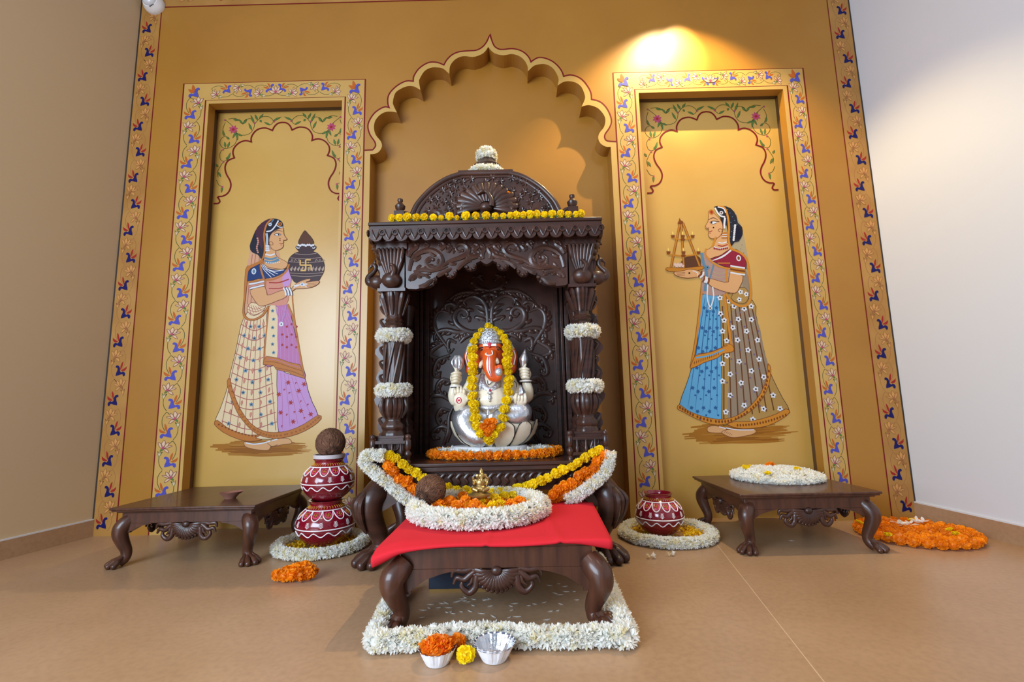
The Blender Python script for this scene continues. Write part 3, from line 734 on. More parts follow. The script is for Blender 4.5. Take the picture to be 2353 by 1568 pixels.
# ---- woman with the lamp tray (right niche)
og = at_y(1685, 1000, YB)
muR = thing('mural', og, 'wall painting of a woman in blue skirt holding a tiered lamp tray', 'wall painting')
B = Brush(1480, 440, 2.6125, YB, muR)
SKY = mat('painted_sky_blue', (98, 166, 208), .45); SKYD = mat('painted_deep_blue', (44, 96, 150), .45); NETC = mat('painted_net_brown', (176, 138, 76), .45); NETL = mat('painted_net_line', (104, 58, 26), .45)
NETG = mat('painted_net_grey', (150, 130, 108), .45); BORD = mat('painted_orange_border', (206, 134, 44), .45); WINE = mat('painted_wine_blouse', (146, 34, 56), .45); BLKV = mat('painted_black_veil', (38, 40, 52), .45)
MAUVE = mat('painted_mauve_net', (176, 140, 128), .45); LAMPC = mat('painted_brass', (192, 126, 40), .45); PALEV = mat('painted_pale_veil', (176, 158, 124), .45)
B.part('ground_wash', -1)
wash([190, 965], [1385, 1512], 2)
B.part('foot', 3)
B.fill([(380, 1420), (384, 1444), (420, 1450), (480, 1448), (490, 1425), (440, 1410), (400, 1410)], SKIN, 0, 3, SKINL)
B.fill([(465, 1445), (490, 1465), (530, 1478), (580, 1474), (660, 1455), (662, 1430), (560, 1430), (500, 1432)], SKIN, 1, 3, SKINL)
for i in range(5): B.line([(480 + i * 10, 1450 + i * 4), (492 + i * 9, 1438 + i * 5)], 2, SKINL, 2)
B.line([(490, 1420), (560, 1432), (660, 1432)], 6, PEARL, 2); B.line([(450, 1414), (490, 1424)], 6, PEARL, 2)
B.part('veil', 4)
B.fill([(470, 92), (520, 110), (560, 160), (590, 230), (610, 330), (625, 420), (640, 560), (650, 660), (620, 690), (560, 680), (520, 500), (500, 300)], PALEV, 0, 2)
B.fill([(610, 470), (632, 560), (640, 640), (600, 650), (590, 560)], NETG, 1, 2)
for i in range(14): B.dot((560 + 5 * i + 12 * (i % 2), 250 + i * 24), 4, NETG, 2)
B.part('skirt', 5)
B.fill([(440, 620), (650, 655), (670, 740), (700, 870), (735, 1020), (770, 1120), (830, 1240), (875, 1328), (800, 1370), (700, 1405), (600, 1415), (500, 1400), (465, 1370), (462, 1000)], NETC, 0, 2, INK, 3)
B.fill([(520, 720), (660, 720), (720, 960), (745, 1080), (690, 1260), (600, 1330), (500, 1365), (520, 1000)], NETG, 1, 2)
for i in range(8):
    t = i / 7; x0 = 470 + 175 * t; x1 = 478 + 300 * t
    B.line([(x0, 690), (lerp(x0, x1, .48) + 4, 1000), (x1, 1370 - 55 * t)], 7, NETL, 2)
B.fill([(345, 625), (445, 620), (462, 900), (462, 1000), (465, 1368), (400, 1362), (320, 1342), (250, 1310), (212, 1280), (250, 1170), (285, 1060), (320, 900)], SKY, 2, 2, INK, 3)
for i in range(5):
    x0 = 365 + i * 18; x1 = 262 + i * 44
    B.line([(x0, 640), (lerp(x0, x1, .5), 960), (x1, 1300 + 12 * i)], 5, SKYD, 3, taper=True)
for i in range(30):
    a, b = i % 5, i // 5; h = b / 5.; x = lerp(350 - 95 * h, 450, (a + .5 + .3 * (b % 2)) / 5.4); y = 700 + b * 120 + 22 * (a % 2)
    B.star((x, y), 13, SKYD, 4, 5, a); B.dot((x + 16, y + 45), 6, SKYD, 4)
for x, y in ((455, 640), (505, 660), (540, 690), (600, 705), (642, 690), (458, 735), (480, 775), (565, 768), (643, 770), (470, 840), (532, 818), (614, 840), (495, 898), (560, 893), (680, 893), (623, 953), (497, 988), (570, 1022), (690, 1008), (470, 1035), (643, 1078), (516, 1098), (718, 1115), (470, 1140), (582, 1150), (670, 1188), (516, 1225), (600, 1285), (774, 1225), (490, 1325), (716, 1306), (815, 1305), (652, 1370)):
    B.star((x, y), 19, PEARL, 3, 5, .3 + x, INK, .42)
for i in range(22): B.dot((490 + (i * 83) % 220, 700 + i * 28), 6, mat('painted_violet_dot', (116, 96, 130), .45), 3)
B.fill([(745, 1035), (760, 1070), (748, 1160), (705, 1250), (640, 1320), (560, 1365), (480, 1400), (400, 1398), (310, 1365), (235, 1325), (198, 1305), (212, 1280), (260, 1315), (330, 1345), (410, 1365), (480, 1368), (560, 1345), (640, 1285), (700, 1210), (732, 1130), (738, 1080)], BORD, 4, 2, GOLD2, 3)
B.fill([(873, 1328), (850, 1306), (790, 1338), (700, 1368), (620, 1382), (540, 1384), (500, 1400), (560, 1422), (640, 1424), (740, 1408), (820, 1370)], BORD, 4, 2, GOLD2, 3)
for i in range(34):
    P = catmull([(215, 1298, 0), (310, 1350, 0), (430, 1382, 0), (540, 1370, 0), (640, 1308, 0), (715, 1215, 0), (748, 1080, 0)], 12); q = P[int(i / 33 * (len(P) - 1))]
    B.dot((q.x, q.y), 6, GOLD2, 5, 9)
for i in range(18): B.dot((560 + i * 17, 1405 - 70 * (i / 18.) ** 2), 5, GOLD2, 5, 8)
B.part('sash', 10)
B.line([(350, 540), (335, 700), (310, 900), (280, 1060)], 14, BORD, 0); B.line([(343, 540), (328, 700), (303, 900), (274, 1060)], 2.5, GOLD2, 1)
B.line([(480, 612), (500, 760), (520, 900), (530, 960)], 14, BORD, 0); B.line([(488, 612), (508, 760), (528, 900)], 2.5, GOLD2, 1)
B.fill([(310, 985), (380, 970), (460, 940), (500, 915), (532, 930), (534, 962), (470, 975), (440, 1000), (360, 1028), (278, 1066), (290, 1020)], BORD, 2, 2, GOLD2, 3)
B.line([(310, 1000), (400, 985), (480, 950)], 9, SKY, 3); B.line([(320, 975), (400, 965), (500, 925)], 3, GOLD2, 3)
for i in range(12): B.line([(300 + i * 13, 1038 - i * 5), (302 + i * 13, 1022 - i * 5)], 4, GOLD2, 4, 0)
B.part('blouse', 12)
B.fill([(345, 400), (375, 350), (415, 420), (500, 465), (520, 480), (510, 545), (480, 620), (350, 615), (350, 500)], MAUVE, 0, 2)
for i in range(4): B.line([(400, 480 + i * 22), (450, 495 + i * 24), (510, 480 + i * 26)], 5, PALEV, 1)
B.fill([(400, 405), (460, 385), (520, 345), (575, 362), (605, 400), (612, 445), (600, 470), (520, 450), (516, 462), (450, 440)], WINE, 1, 2, INK, 3)
for d in (0, 14, 28): B.line([(410 + d, 416 - d * .3), (470 + d * .8, 395 - d * .7), (522 - d * .1, 356 - d * .2)], 6, PEARL, 2)
B.dot((566, 402), 15, PEARL, 2, 20); B.dot((566, 402), 8, GOLD2, 3, 12)
B.line([(372, 345), (368, 380), (400, 420), (450, 452), (515, 466)], 11, BORD, 3)
B.line([(495, 470), (492, 520), (500, 545)], 11, BORD, 3); B.line([(440, 432), (515, 432)], 5, BORD, 3)
B.line([(344, 370), (355, 430), (375, 500), (365, 600)], 18, TEALB, 2)
B.line([(515, 345), (580, 372), (618, 420), (632, 520), (640, 620), (620, 680), (570, 688), (520, 660), (490, 615)], 14, BORD, 3)
B.fill([(520, 640), (560, 585), (605, 580), (628, 620), (610, 668), (565, 672)], NETC, 1, 2, NETL)
for x, y in ((578, 605), (612, 618), (570, 650)): B.star((x, y), 17, PEARL, 2, 5, .5, INK, .42)
B.part('neck', 13)
B.fill([(440, 275), (412, 330), (376, 352), (366, 378), (392, 405), (440, 395), (510, 350), (520, 325), (500, 310), (496, 270), (468, 262)], SKIN, 0, 2, SKINL)
B.line([(445, 308), (470, 312), (494, 304)], 7, PEARL, 2); B.line([(440, 325), (470, 330), (500, 320)], 6, CRIM, 2); B.line([(415, 332), (450, 344), (500, 334)], 6, PEARL, 2)
for i in range(8): B.dot((420 + 11 * i, 350 - 2 * abs(i - 3)), 5, WINE, 3, 7)
B.part('arm', 18)
B.fill([(514, 490), (505, 545), (450, 540), (395, 525), (388, 560), (430, 585), (490, 605), (545, 612), (570, 580), (592, 510)], SKIN, 0, 2, SKINL, 3)
B.fill([(182, 485), (182, 500), (215, 515), (262, 522), (315, 515), (340, 500), (325, 478), (270, 468), (235, 478)], SKIN, 0, 2, SKINL, 3)
for i in range(3): B.line([(190 + 6 * i, 490 + i * 9), (220, 490 + i * 8), (245, 488 + i * 8)], 2, SKINL, 1)
B.dot((270, 492), 6, INK, 2); B.line([(290, 478), (320, 492), (318, 515)], 5, PEARL, 2)
for i, m in enumerate((GOLD2, PEARL, GOLD2, PEARL, PEARL, GOLD2)): B.line([(322 + 12 * i, 515 + 5 * i), (340 + 11 * i, 498 + 6 * i), (346 + 9 * i, 478 + 6 * i)] if i < 2 else [(330 + 10 * i, 540 + 3 * i), (342 + 9 * i, 520 + 4 * i), (346 + 8 * i, 500 + 4 * i)], 11, m, 2)
for i, m in enumerate((PEARL, LAMPC, GOLD2, LAMPC, PEARL)): B.line([(516, 448 + 10 * i), (560, 456 + 10 * i), (604, 462 + 10 * i)], 10, m, 1)
B.part('hair', 15)
B.fill([(420, 95), (470, 90), (520, 105), (552, 150), (560, 190), (585, 215), (588, 260), (565, 300), (540, 305), (520, 330), (505, 290), (495, 200), (465, 230), (460, 170), (440, 120)], BLKV, 0, 2, INK)
B.dot((556, 248), 30, HAIR, 1, 48)
for i in range(9): B.dot((545 - 2 * i * .6, 205 + i * 11), 7, PEARL, 2)
for i in range(16): B.dot((500 + (i * 37) % 60, 110 + i * 11), 3, TEALB, 2)
B.line([(440, 93), (480, 100), (500, 150), (508, 220), (506, 290), (520, 340), (560, 362)], 13, BORD, 2)
B.line([(430, 275), (418, 310), (410, 335)], 12, BORD, 2)
B.part('face', 16)
B.fill([(388, 120), (386, 150), (382, 182), (366, 212), (372, 226), (386, 226), (384, 240), (388, 250), (384, 262), (400, 284), (440, 280), (466, 250), (470, 205), (456, 172), (425, 140), (410, 118)], SKIN, 0, 3, SKINL, 2.6)
B.line([(385, 172), (415, 160), (445, 176)], 4, INK, 2, taper=True)
B.fill([(396, 190), (415, 182), (436, 188), (414, 197)], PEARL, 2, 2); B.line([(392, 188), (415, 180), (450, 184)], 3.5, INK, 4); B.dot((404, 189), 5, INK, 3); B.line([(396, 192), (414, 198), (434, 190)], 2, INK, 4)
B.line([(388, 242), (400, 241), (408, 237)], 4, CRIM, 2); B.line([(390, 252), (400, 252)], 3, CRIM, 2)
B.dot((415, 219), 5, INK, 2); B.line([(368, 213), (378, 222), (388, 218)], 2, SKINL, 2)
B.line([(455, 245), (443, 236), (452, 226), (468, 232), (464, 246)], 3, SKINL, 2)
B.dot((403, 126), 16, GOLD, 2, 18); B.dot((403, 126), 8, CRIM, 3, 10)
B.part('jewellery', 19)
B.line([(424, 100), (440, 130), (460, 150), (485, 155)], 10, PEARL, 0); B.dot((462, 130), 12, PEARL, 1); B.dot((462, 130), 6, GOLD2, 2); B.line([(440, 95), (475, 105), (488, 130)], 7, PEARL, 0)
B.line([(484, 160), (480, 195), (480, 225)], 12, PEARL, 0)
B.fill([(468, 250), (494, 245), (496, 284), (462, 284)], GOLD, 0, 0); B.line([(466, 262), (495, 260)], 4, PEARL, 1); B.line([(464, 274), (496, 273)], 4, PEARL, 1)
B.part('pendant', 19)
B.line([(380, 560), (378, 640), (395, 695), (415, 640), (410, 575)], 8, PEARL, 0); B.dot((395, 702), 11, PEARL, 1); B.dot((395, 702), 5, INK, 2)
B.star((378, 458), 16, TEALB, 1, 6, 0, INK); B.line([(415, 440), (400, 500), (380, 560)], 8, TEALB, 0)
B.part('lamp_tray', 14)
B.fill([(135, 458), (145, 480), (250, 484), (345, 470), (350, 450), (240, 462)], LAMPC, 3, 2, GOLD2)
B.fill([(212, 462), (240, 400), (300, 385), (335, 400), (340, 440), (330, 458)], NUT, 0, 2)
for a, b in (((215, 190), (160, 460)), ((222, 190), (238, 462)), ((232, 190), (335, 455))):
    B.line([a, b], 14, LAMPC, 1, 0); B.line([(a[0] + 5, a[1]), (b[0] + 5, b[1])], 3, GOLD2, 2, 0); B.line([(a[0] - 6, a[1]), (b[0] - 6, b[1])], 2, GOLD2, 2, 0)
for y, x0, x1 in ((280, 172, 290), (378, 145, 325)):
    B.line([(x0, y), ((x0 + x1) / 2, y + 12), (x1, y)], 9, LAMPC, 2)
    for x in (x0, (x0 + x1) / 2, x1):
        B.fill([(x - 13, y - 16), (x + 13, y - 16), (x + 8, y), (x - 8, y)], GOLD2, 3, 0); B.leaf((x, y - 16), (x - 2, y - 40), 5, mat('painted_flame', (240, 206, 110), .5), 3)
    B.dot(((x0 + x1) / 2, y + 10), 15, GOLD2, 3, 9)
B.fill([(200, 195), (208, 178), (212, 160), (218, 175), (232, 182), (230, 198)], GOLD2, 3, 2)
for i in range(6): B.star((185 + i * 9, 440 + 8 * (i % 2)), 13, mat('painted_petal', (222, 190, 180), .5), 2, 5)
B.done(og)
for n_, m_ in MATS.items():       # flat distemper colours: hardly any gloss
    if n_.startswith(('painted_', 'brush_', 'earth_')) or n_ in ('lapis_paint', 'navy_paint', 'rust_orange_paint', 'crimson_leaf_paint', 'vine_green_paint', 'calyx_green_paint', 'lotus_blush_paint', 'lotus_line_paint', 'lotus_pink_paint', 'maroon_line_paint'):
        p_ = m_.node_tree.nodes['Principled BSDF']; p_.inputs['Specular IOR Level'].default_value = .2
        q_ = p_.inputs['Base Color'].default_value; p_.inputs['Base Color'].default_value = (q_[0] * .80, q_[1] * .80, q_[2] * .80, 1)
# ================================================================ carved wood
WOOD = mat('dark_polished_wood', (68, 38, 28), .38, noise=((46, 26, 19), 5, (1, 1, 9)), bump=(60, .10, .002), coat=.22, spec=.4)
WOODB = mat('brown_polished_wood', (84, 48, 32), .38, noise=((60, 33, 23), 6, (9, 1, 1)), bump=(70, .08, .002), coat=.25, spec=.4)
WOODC = mat('dark_carved_wood', (72, 41, 30), .38, noise=((48, 27, 20), 14, (1, 1, 1)), coat=.22, spec=.4)

def spiral(c, r0, r1, a0, turns, n=22):
    return [(c[0] + lerp(r0, r1, i / n) * math.cos(a0 + 2 * PI * turns * i / n), c[1] + lerp(r0, r1, i / n) * math.sin(a0 + 2 * PI * turns * i / n)) for i in range(n + 1)]

def carve(mb, T, pts, r0, r1=None, lobes=0, side=1, ll=.03, bulb=0., smooth=5, m=0, flat=.75):
    """a carved stem in relief: tapered half-round strip with leaf lobes; T maps (a, b) to 3D"""
    P = [T(p.x, p.y) for p in catmull([(a, b, 0) for a, b in pts], smooth)]
    r1 = r0 * .35 if r1 is None else r1
    mb.tube(P, [r0 * .6, r0, r0 * .9, lerp(r0, r1, .6), r1], 6, m, None, flat, (0, -1, 0))
    if bulb: mb.ell(P[-1], (bulb, bulb * .7, bulb), m, None, 8, 6)
    for i in range(lobes):
        k = int(lerp(.1, .8, i / max(1, lobes - 1)) * (len(P) - 1)); p = P[k]; t = (P[min(k + 1, len(P) - 1)] - P[max(k - 1, 0)]).normalized()
        nrm = Vector((-t.z, 0, t.x)) * side
        L = ll * (1 - .35 * i / max(1, lobes))
        mb.tube(catmull([p, p + nrm * L * .5 + t * L * .25, p + nrm * L * .9 + t * L * .8, p + nrm * L * .75 + t * L * 1.1], 3), [r0 * .5, r0 * .75, r0 * .5, r0 * .2], 5, m, None, flat, (0, -1, 0))

def claw_leg(mb, corner, d, h, k, m=0, spread=1.):
    """cabriole leg with a clawed paw; d = outward direction (unit, x y)"""
    D = Vector((d[0], d[1], 0)); C = Vector((corner[0], corner[1], 0)); S = Vector((-d[1], d[0], 0))
    path = [(1.04, -.012), (.95, .010), (.84, .034), (.70, .038), (.52, .022), (.36, .004), (.24, .000), (.15, .012), (.08, .034)]
    rad = [.040, .046, .046, .042, .036, .031, .029, .031, .028]
    P = catmull([C + D * (o * k * spread) + Vector((0, 0, z * h)) for z, o in path], 4)
    mb.tube(P, [r * k for r in rad], 12, m, None, None, tuple(S))
    for a, L in ((-34, .060), (-12, .074), (12, .074), (34, .060)):
        q = math.radians(a); dd = D * math.cos(q) + S * math.sin(q)
        A = C + D * (.012 * k) + S * (math.sin(q) * .026 * k)
        t = [A + Vector((0, 0, .24 * h)), A + dd * (.024 * k) + Vector((0, 0, .17 * h)), A + dd * (L * .62 * k) + Vector((0, 0, .036 * k)), A + dd * (L * k) + Vector((0, 0, .017 * k))]
        mb.tube(catmull(t, 4), [.008 * k, .012 * k, .0165 * k, .017 * k], 8, m, None, None, tuple(S))
        mb.ell(t[-1], (.017 * k, .017 * k, .0168 * k), m, None, 8, 6)

def wing(mb, p, u, L, h, th, m=0):
    """curved knee bracket running along a rail from the leg; u = direction along the rail"""
    U = Vector((u[0], u[1], 0)); N = Vector((-u[1], u[0], 0)) * (th / 2); P = Vector(p)
    prof = [(0, 0), (0, -h), (.18 * L, -h * .82), (.45 * L, -h * .40), (.75 * L, -h * .18), (L, -h * .08), (L, 0)]
    a = [P + U * x + Vector((0, 0, z)) - N for x, z in prof]; b = [P + U * x + Vector((0, 0, z)) + N for x, z in prof]
    n = len(prof); fs = [tuple(range(n)), tuple(range(2 * n - 1, n - 1, -1))] + [(i, n + i, n + (i + 1) % n, (i + 1) % n) for i in range(n)]
    mb.add(a + b, fs, m, None, False)

def crest(mb, c, u, w, h, m=0):
    """hanging carving: half flower between two curled leaves; c = top centre, u = direction along, out = towards viewer"""
    U = Vector((u[0], u[1], 0)); O = Vector((u[1], -u[0], 0)); C = Vector(c)
    T = lambda a, b, o=0.: C + U * a + Vector((0, 0, b)) + O * o
    n = 15; R = h * .92
    back = [T(-.34 * w, 0), T(-.30 * w, -.45 * h), T(-.1 * w, -.75 * h), T(.1 * w, -.75 * h), T(.30 * w, -.45 * h), T(.34 * w, 0)]
    nb = len(back); b2 = [p - O * .016 for p in back]
    mb.add(back + b2, [tuple(range(nb)), tuple(range(2 * nb - 1, nb - 1, -1))] + [(i, nb + i, nb + (i + 1) % nb, (i + 1) % nb) for i in range(nb)], m, None, False)
    for i in range(n):
        a = PI + PI * (i + .5) / n
        e = T(R * 1.0 * math.cos(a), R * math.sin(a), .006)
        s_ = T(R * .25 * math.cos(a), -.10 * h + R * .2 * math.sin(a), .012)
        mid = (e + s_) / 2 + O * .012
        mb.tube([s_, mid, e], [.003, .0075, .0062], 6, m, None, .9, tuple(O))
        mb.ell(e, (.0075, .0075, .0075), m, None, 6, 5)
    mb.ell(T(0, -.12 * h, .012), (.017, .012, .014), m, None, 12, 7)
    for s in (-1, 1):
        for pts, r in (([(.16, -.05), (.22, -.35), (.24, -.75), (.31, -.95), (.39, -.72), (.37, -.45)], .011),
                       ([(.22, -.08), (.30, -.30), (.36, -.45), (.44, -.38), (.48, -.62)], .010), ([(.24, -.02), (.36, -.12), (.47, -.10), (.50, -.35)], .009),
                       ([(.27, -.2), (.28, -.55), (.33, -.70)], .007)):
            P = catmull([T(s * a * w, b * h, .006) for a, b in pts], 5)
            mb.tube(P, [r * .7, r, r, r * .75, r * .4], 7, m, None, .9, tuple(O))

def make_table(name, label, group, w, d, h, ah, oh, k, loc, wood, top_visible=True):
    """low carved table: apron frame w x d, top z = h, apron height ah, overhang oh"""
    t = thing(name, loc, label, 'table', group)
    tt = .016; az1 = h - tt * 1.5; az0 = az1 - ah
    if top_visible:
        b = MB()
        b.box((0, 0, h - tt * .32), (w + 2 * oh, d + 2 * oh, tt * .64)); b.box((0, 0, h - tt * .85), (w + 2 * oh - .012, d + 2 * oh - .012, tt * .5)); b.box((0, 0, h - tt * 1.28), (w + 2 * oh - .036, d + 2 * oh - .036, tt * .46))
        b.build('tabletop', wood, t, bevel=.003)
    else:
        b = MB(); b.box((0, 0, h - tt * .6), (w + .006, d + .006, tt * 1.2)); b.build('tabletop', wood, t, bevel=.003)
        az1 = h - tt * 1.1; az0 = az1 - ah
    for nm, c, s in (('apron', (0, -d / 2 + .011, 0), (w, .022)), ('apron', (0, d / 2 - .011, 0), (w, .022)), ('apron', (-w / 2 + .011, 0, 0), (.022, d - .044)), ('apron', (w / 2 - .011, 0, 0), (.022, d - .044))):
        b = MB(); b.box((c[0], c[1], (az0 + az1) / 2), (s[0], s[1], az1 - az0)); b.build(nm, wood, t, bevel=.002)
    WL, WH = (.16, .060) if top_visible else (.20, .085)
    q = math.sqrt(.5); off = (.026 if top_visible else .004) * k
    for sx in (-1, 1):
        for sy in (-1, 1):
            b = MB(); cx, cy = sx * (w / 2 - off), sy * (d / 2 - off)
            claw_leg(b, (cx, cy), (sx * q, sy * q), az0 + .012, k, 0, 1. if top_visible else 1.05)
            wing(b, (cx, sy * (d / 2 - .014), az0 + .001), (-sx, 0), WL * k, WH * k, .030)
            wing(b, (sx * (w / 2 - .014), cy, az0 + .001), (0, -sy), WL * k, WH * k, .030)
            b.build('leg', wood, t, angle=50)
    for c, u, L in (((0, -d / 2 + .012, az0 + .002), (1, 0), w), ((-w / 2 + .012, 0, az0 + .002), (0, -1), d), ((w / 2 - .012, 0, az0 + .002), (0, 1), d)):
        b = MB(); crest(b, c, u, L * .47, .072); b.build('carved_crest', WOODC, t, angle=60)
    return t

# ---------------------------------------------------------------- the shrine
XM = -.115
SO = (XM, 2.25, 0)
shrine = thing('shrine', SO, 'tall carved dark wooden shrine with domed canopy and clawed legs in the arched niche', 'shrine')
X = lambda x: XM + x
# seat
b = MB()
b.box((X(0), 2.25, .392), (1.00, .50, .016)); b.box((X(0), 2.25, .374), (.975, .48, .022))
b.build('seat', WOOD, shrine, SO, bevel=.004)
b = MB()
b.box((X(0), 2.255, .328), (.93, .44, .070)); b.box((X(0), 2.25, .290), (.95, .46, .012))
for i in range(27):
    x = -.44 + i * .0335
    b.tube(catmull([(X(x), 2.034, .305), (X(x + .012), 2.028, .318), (X(x + .004), 2.027, .335), (X(x + .022), 2.028, .352), (X(x + .034), 2.032, .345)], 3), [.004, .007, .007, .006, .003], 6, 0, None, .7, (0, -1, 0))
b.build('seat_apron', WOODC, shrine, SO, angle=40)
q = math.sqrt(.5)
for sx, sy in ((-1, -1), (1, -1), (-1, 1), (1, 1)):
    b = MB(); c = (X(sx * .452), 2.25 + sy * .195)
    claw_leg(b, c, (sx * q * 1.0, sy * q), .305, 1.14, 0, 1.15)
    wing(b, (c[0], 2.25 + sy * .215, .292), (-sx, 0), .20, .085, .030)
    wing(b, (X(sx * .46), c[1], .292), (0, -sy), .15, .085, .030)
    # carved knee leaf
    D = Vector((sx * q, sy * q, 0)); S = Vector((-D.y, D.x, 0)); B0 = Vector((c[0], c[1], 0))
    for a in (-1, 0, 1):
        P = [B0 + D * .075 + S * (.012 * a) + Vector((0, 0, .29)), B0 + D * .108 + S * (.026 * a) + Vector((0, 0, .25)), B0 + D * .098 + S * (.022 * a) + Vector((0, 0, .19)), B0 + D * .066 + S * (.006 * a) + Vector((0, 0, .13))]
        b.tube(catmull(P, 4), [.008, .013, .010, .003], 6)
    b.build('leg', WOOD, shrine, SO, angle=50)
# columns: base block, turned shaft, peacock capital
def zc(py): return 1.13 - (py - 680) * .001925
prof = [(.052, 1003), (.052, 996), (.044, 990), (.050, 984), (.050, 978), (.036, 971), (.034, 966), (.040, 960), (.048, 950), (.051, 935), (.048, 922), (.040, 912), (.038, 900), (.037, 885), (.038, 860), (.041, 820), (.045, 795), (.048, 778), (.046, 765), (.040, 757), (.036, 753), (.043, 748), (.036, 744), (.042, 740), (.034, 735), (.035, 725), (.042, 708), (.050, 692), (.055, 680), (.055, 673)]
for sx in (-1, 1):
    col_c = (X(sx * .418), 2.10)
    b = MB(); M = Matrix.Translation((col_c[0], col_c[1], 0))
    b.lathe([(r, zc(p)) for r, p in prof], 32, 0, M, True, 8, .10)
    for i in range(8):          # leaf relief: capital, belly and twisted reeds on the shaft
        a = 2 * PI * i / 8; ca, sa = math.cos(a), math.sin(a)
        R = lambda r, z, da=0.: Vector((col_c[0] + r * math.cos(a + da), col_c[1] + r * math.sin(a + da), z))
        b.tube(catmull([R(.035, zc(728)), R(.045, zc(708)), R(.057, zc(690)), R(.062, zc(679)), R(.055, zc(682))], 4), [.006, .010, .011, .007, .004], 6)
        b.tube(catmull([R(.036, zc(963)), R(.050, zc(948)), R(.054, zc(934)), R(.049, zc(921)), R(.044, zc(915))], 4), [.005, .009, .010, .006, .003], 6)
        b.tube([R(.0385 + .005 * (j / 10.), zc(902 - 10.4 * j), .10 * j) for j in range(11)], .0062, 6)
    b.build('column', WOOD, shrine, SO, angle=50)
    b = MB(); b.box((col_c[0], col_c[1], .456), (.118, .118, .112)); b.box((col_c[0], col_c[1], .404), (.128, .128, .012)); b.box((col_c[0], col_c[1], .508), (.124, .124, .010))
    for s in (-1, 1):
        for L in ([(0, -.03), (.015, -.01), (.035, 0), (.04, .025), (.02, .03)], [(0, -.03), (.012, .005), (.02, .035)]):
            carve(b, lambda a, c_: Vector((col_c[0] + s * a, col_c[1] - .060, .458 + c_)), L, .007)
    b.build('column_base', WOOD, shrine, SO, bevel=.002)
    # capital
    b = MB()
    b.box((col_c[0], col_c[1] + .01, 1.235), (.108, .112, .185)); b.box((col_c[0], col_c[1], 1.142), (.122, .122, .014)); b.box((col_c[0], col_c[1], 1.338), (.135, .135, .030)); b.box((col_c[0], col_c[1] - .01, 1.368), (.16, .15, .032))
    # corbels stepping out under the eaves
    for k_, (o, z) in enumerate(((.072, 1.36), (.062, 1.33), (.050, 1.30), (.040, 1.27))): b.ell((col_c[0] + sx * o, col_c[1] - .02, z), (.030, .045, .022), 0, None, 10, 7)
    # peacock looking outwards
    E = lambda o, z: Vector((col_c[0] + sx * (.052 + o), col_c[1] - .02, z))
    b.ell(E(.018, 1.185), (.042, .034, .033), 0, None, 14, 9)
    b.tube(catmull([E(.035, 1.180), (E(.058, 1.190)), E(.060, 1.212), E(.040, 1.232), E(.030, 1.250), E(.036, 1.266), E(.050, 1.268)], 4), [.022, .019, .014, .011, .010, .011, .007], 8, 0, None, None, (0, 1, 0))
    b.tube([E(.048, 1.264), E(.060, 1.252), E(.058, 1.236)], [.006, .005, .002], 6); b.tube([E(.034, 1.270), E(.036, 1.284), E(.032, 1.292)], [.004, .005, .003], 6)
    for j in range(4): b.tube(catmull([E(.0, 1.21 + .012 * j), E(.012 - .004 * j, 1.25 + .016 * j), E(.004 + .008 * j, 1.285 + .018 * j), E(.020 + .010 * j, 1.292 + .016 * j)], 3), [.009, .011, .010, .005], 6)
    # peacock body on the front with raised tail feathers
    G = lambda a, z, o: Vector((col_c[0] + a, col_c[1] - .046 - o, z))
    b.ell(G(0, 1.185, .012), (.044, .034, .036), 0, None, 14, 9)
    b.tube(catmull([G(.008, 1.20, .03), G(.016, 1.225, .034), G(.008, 1.248, .026), G(-.004, 1.252, .03)], 4), [.014, .010, .009, .005], 7)
    for j in range(-3, 4): b.tube(catmull([G(j * .006, 1.205, .008), G(j * .012, 1.255, .012), G(j * .016, 1.305, .022), G(j * .018, 1.325, .034)], 3), [.007, .010, .010, .006], 6)
    b.build('peacock_capital', WOODC, shrine, SO, angle=60, bevel=.0)
    # flame-edged side board behind the column
    xs = X(sx * .452); pts = []
    for i in range(34):
        z = .52 + i * (1.13 - .52) / 33
        pts.append((.062 + .014 * math.sin(i * 1.05) + .020 * math.exp(-((z - .70) / .07) ** 2) + .016 * math.exp(-((z - .88) / .05) ** 2), z))
    poly = [(xs - sx * .015, .52)] + [(xs - sx * .03 + sx * a, z) for a, z in pts] + [(xs - sx * .015, 1.13)]
    b = MB(); b.prism(poly, 2.135, 2.165)
    for i in range(9): carve(b, lambda a, c_: Vector((xs + sx * (.018 + a), 2.133, .56 + i * .063 + c_)), [(-.01, -.02), (.008, .0), (.018, .02), (.006, .03)], .009)
    b.build('flame_board', WOODC, shrine, SO, angle=40)
    # side panel and rear pilaster
    b = MB(); b.box((X(sx * .452), 2.32, .88), (.016, .30, .96)); b.build('side_panel', WOOD, shrine, SO)
    b = MB(); pc = (X(sx * .425), 2.37); M = Matrix.Translation((pc[0], pc[1], 0))
    b.lathe([(r * .85, zc(p)) for r, p in prof], 24, 0, M, True, 8, .12); b.box((pc[0], pc[1], .455), (.095, .095, .11)); b.box((pc[0], pc[1], 1.25), (.095, .095, .23))
    b.build('pilaster', WOOD, shrine, SO, angle=50)
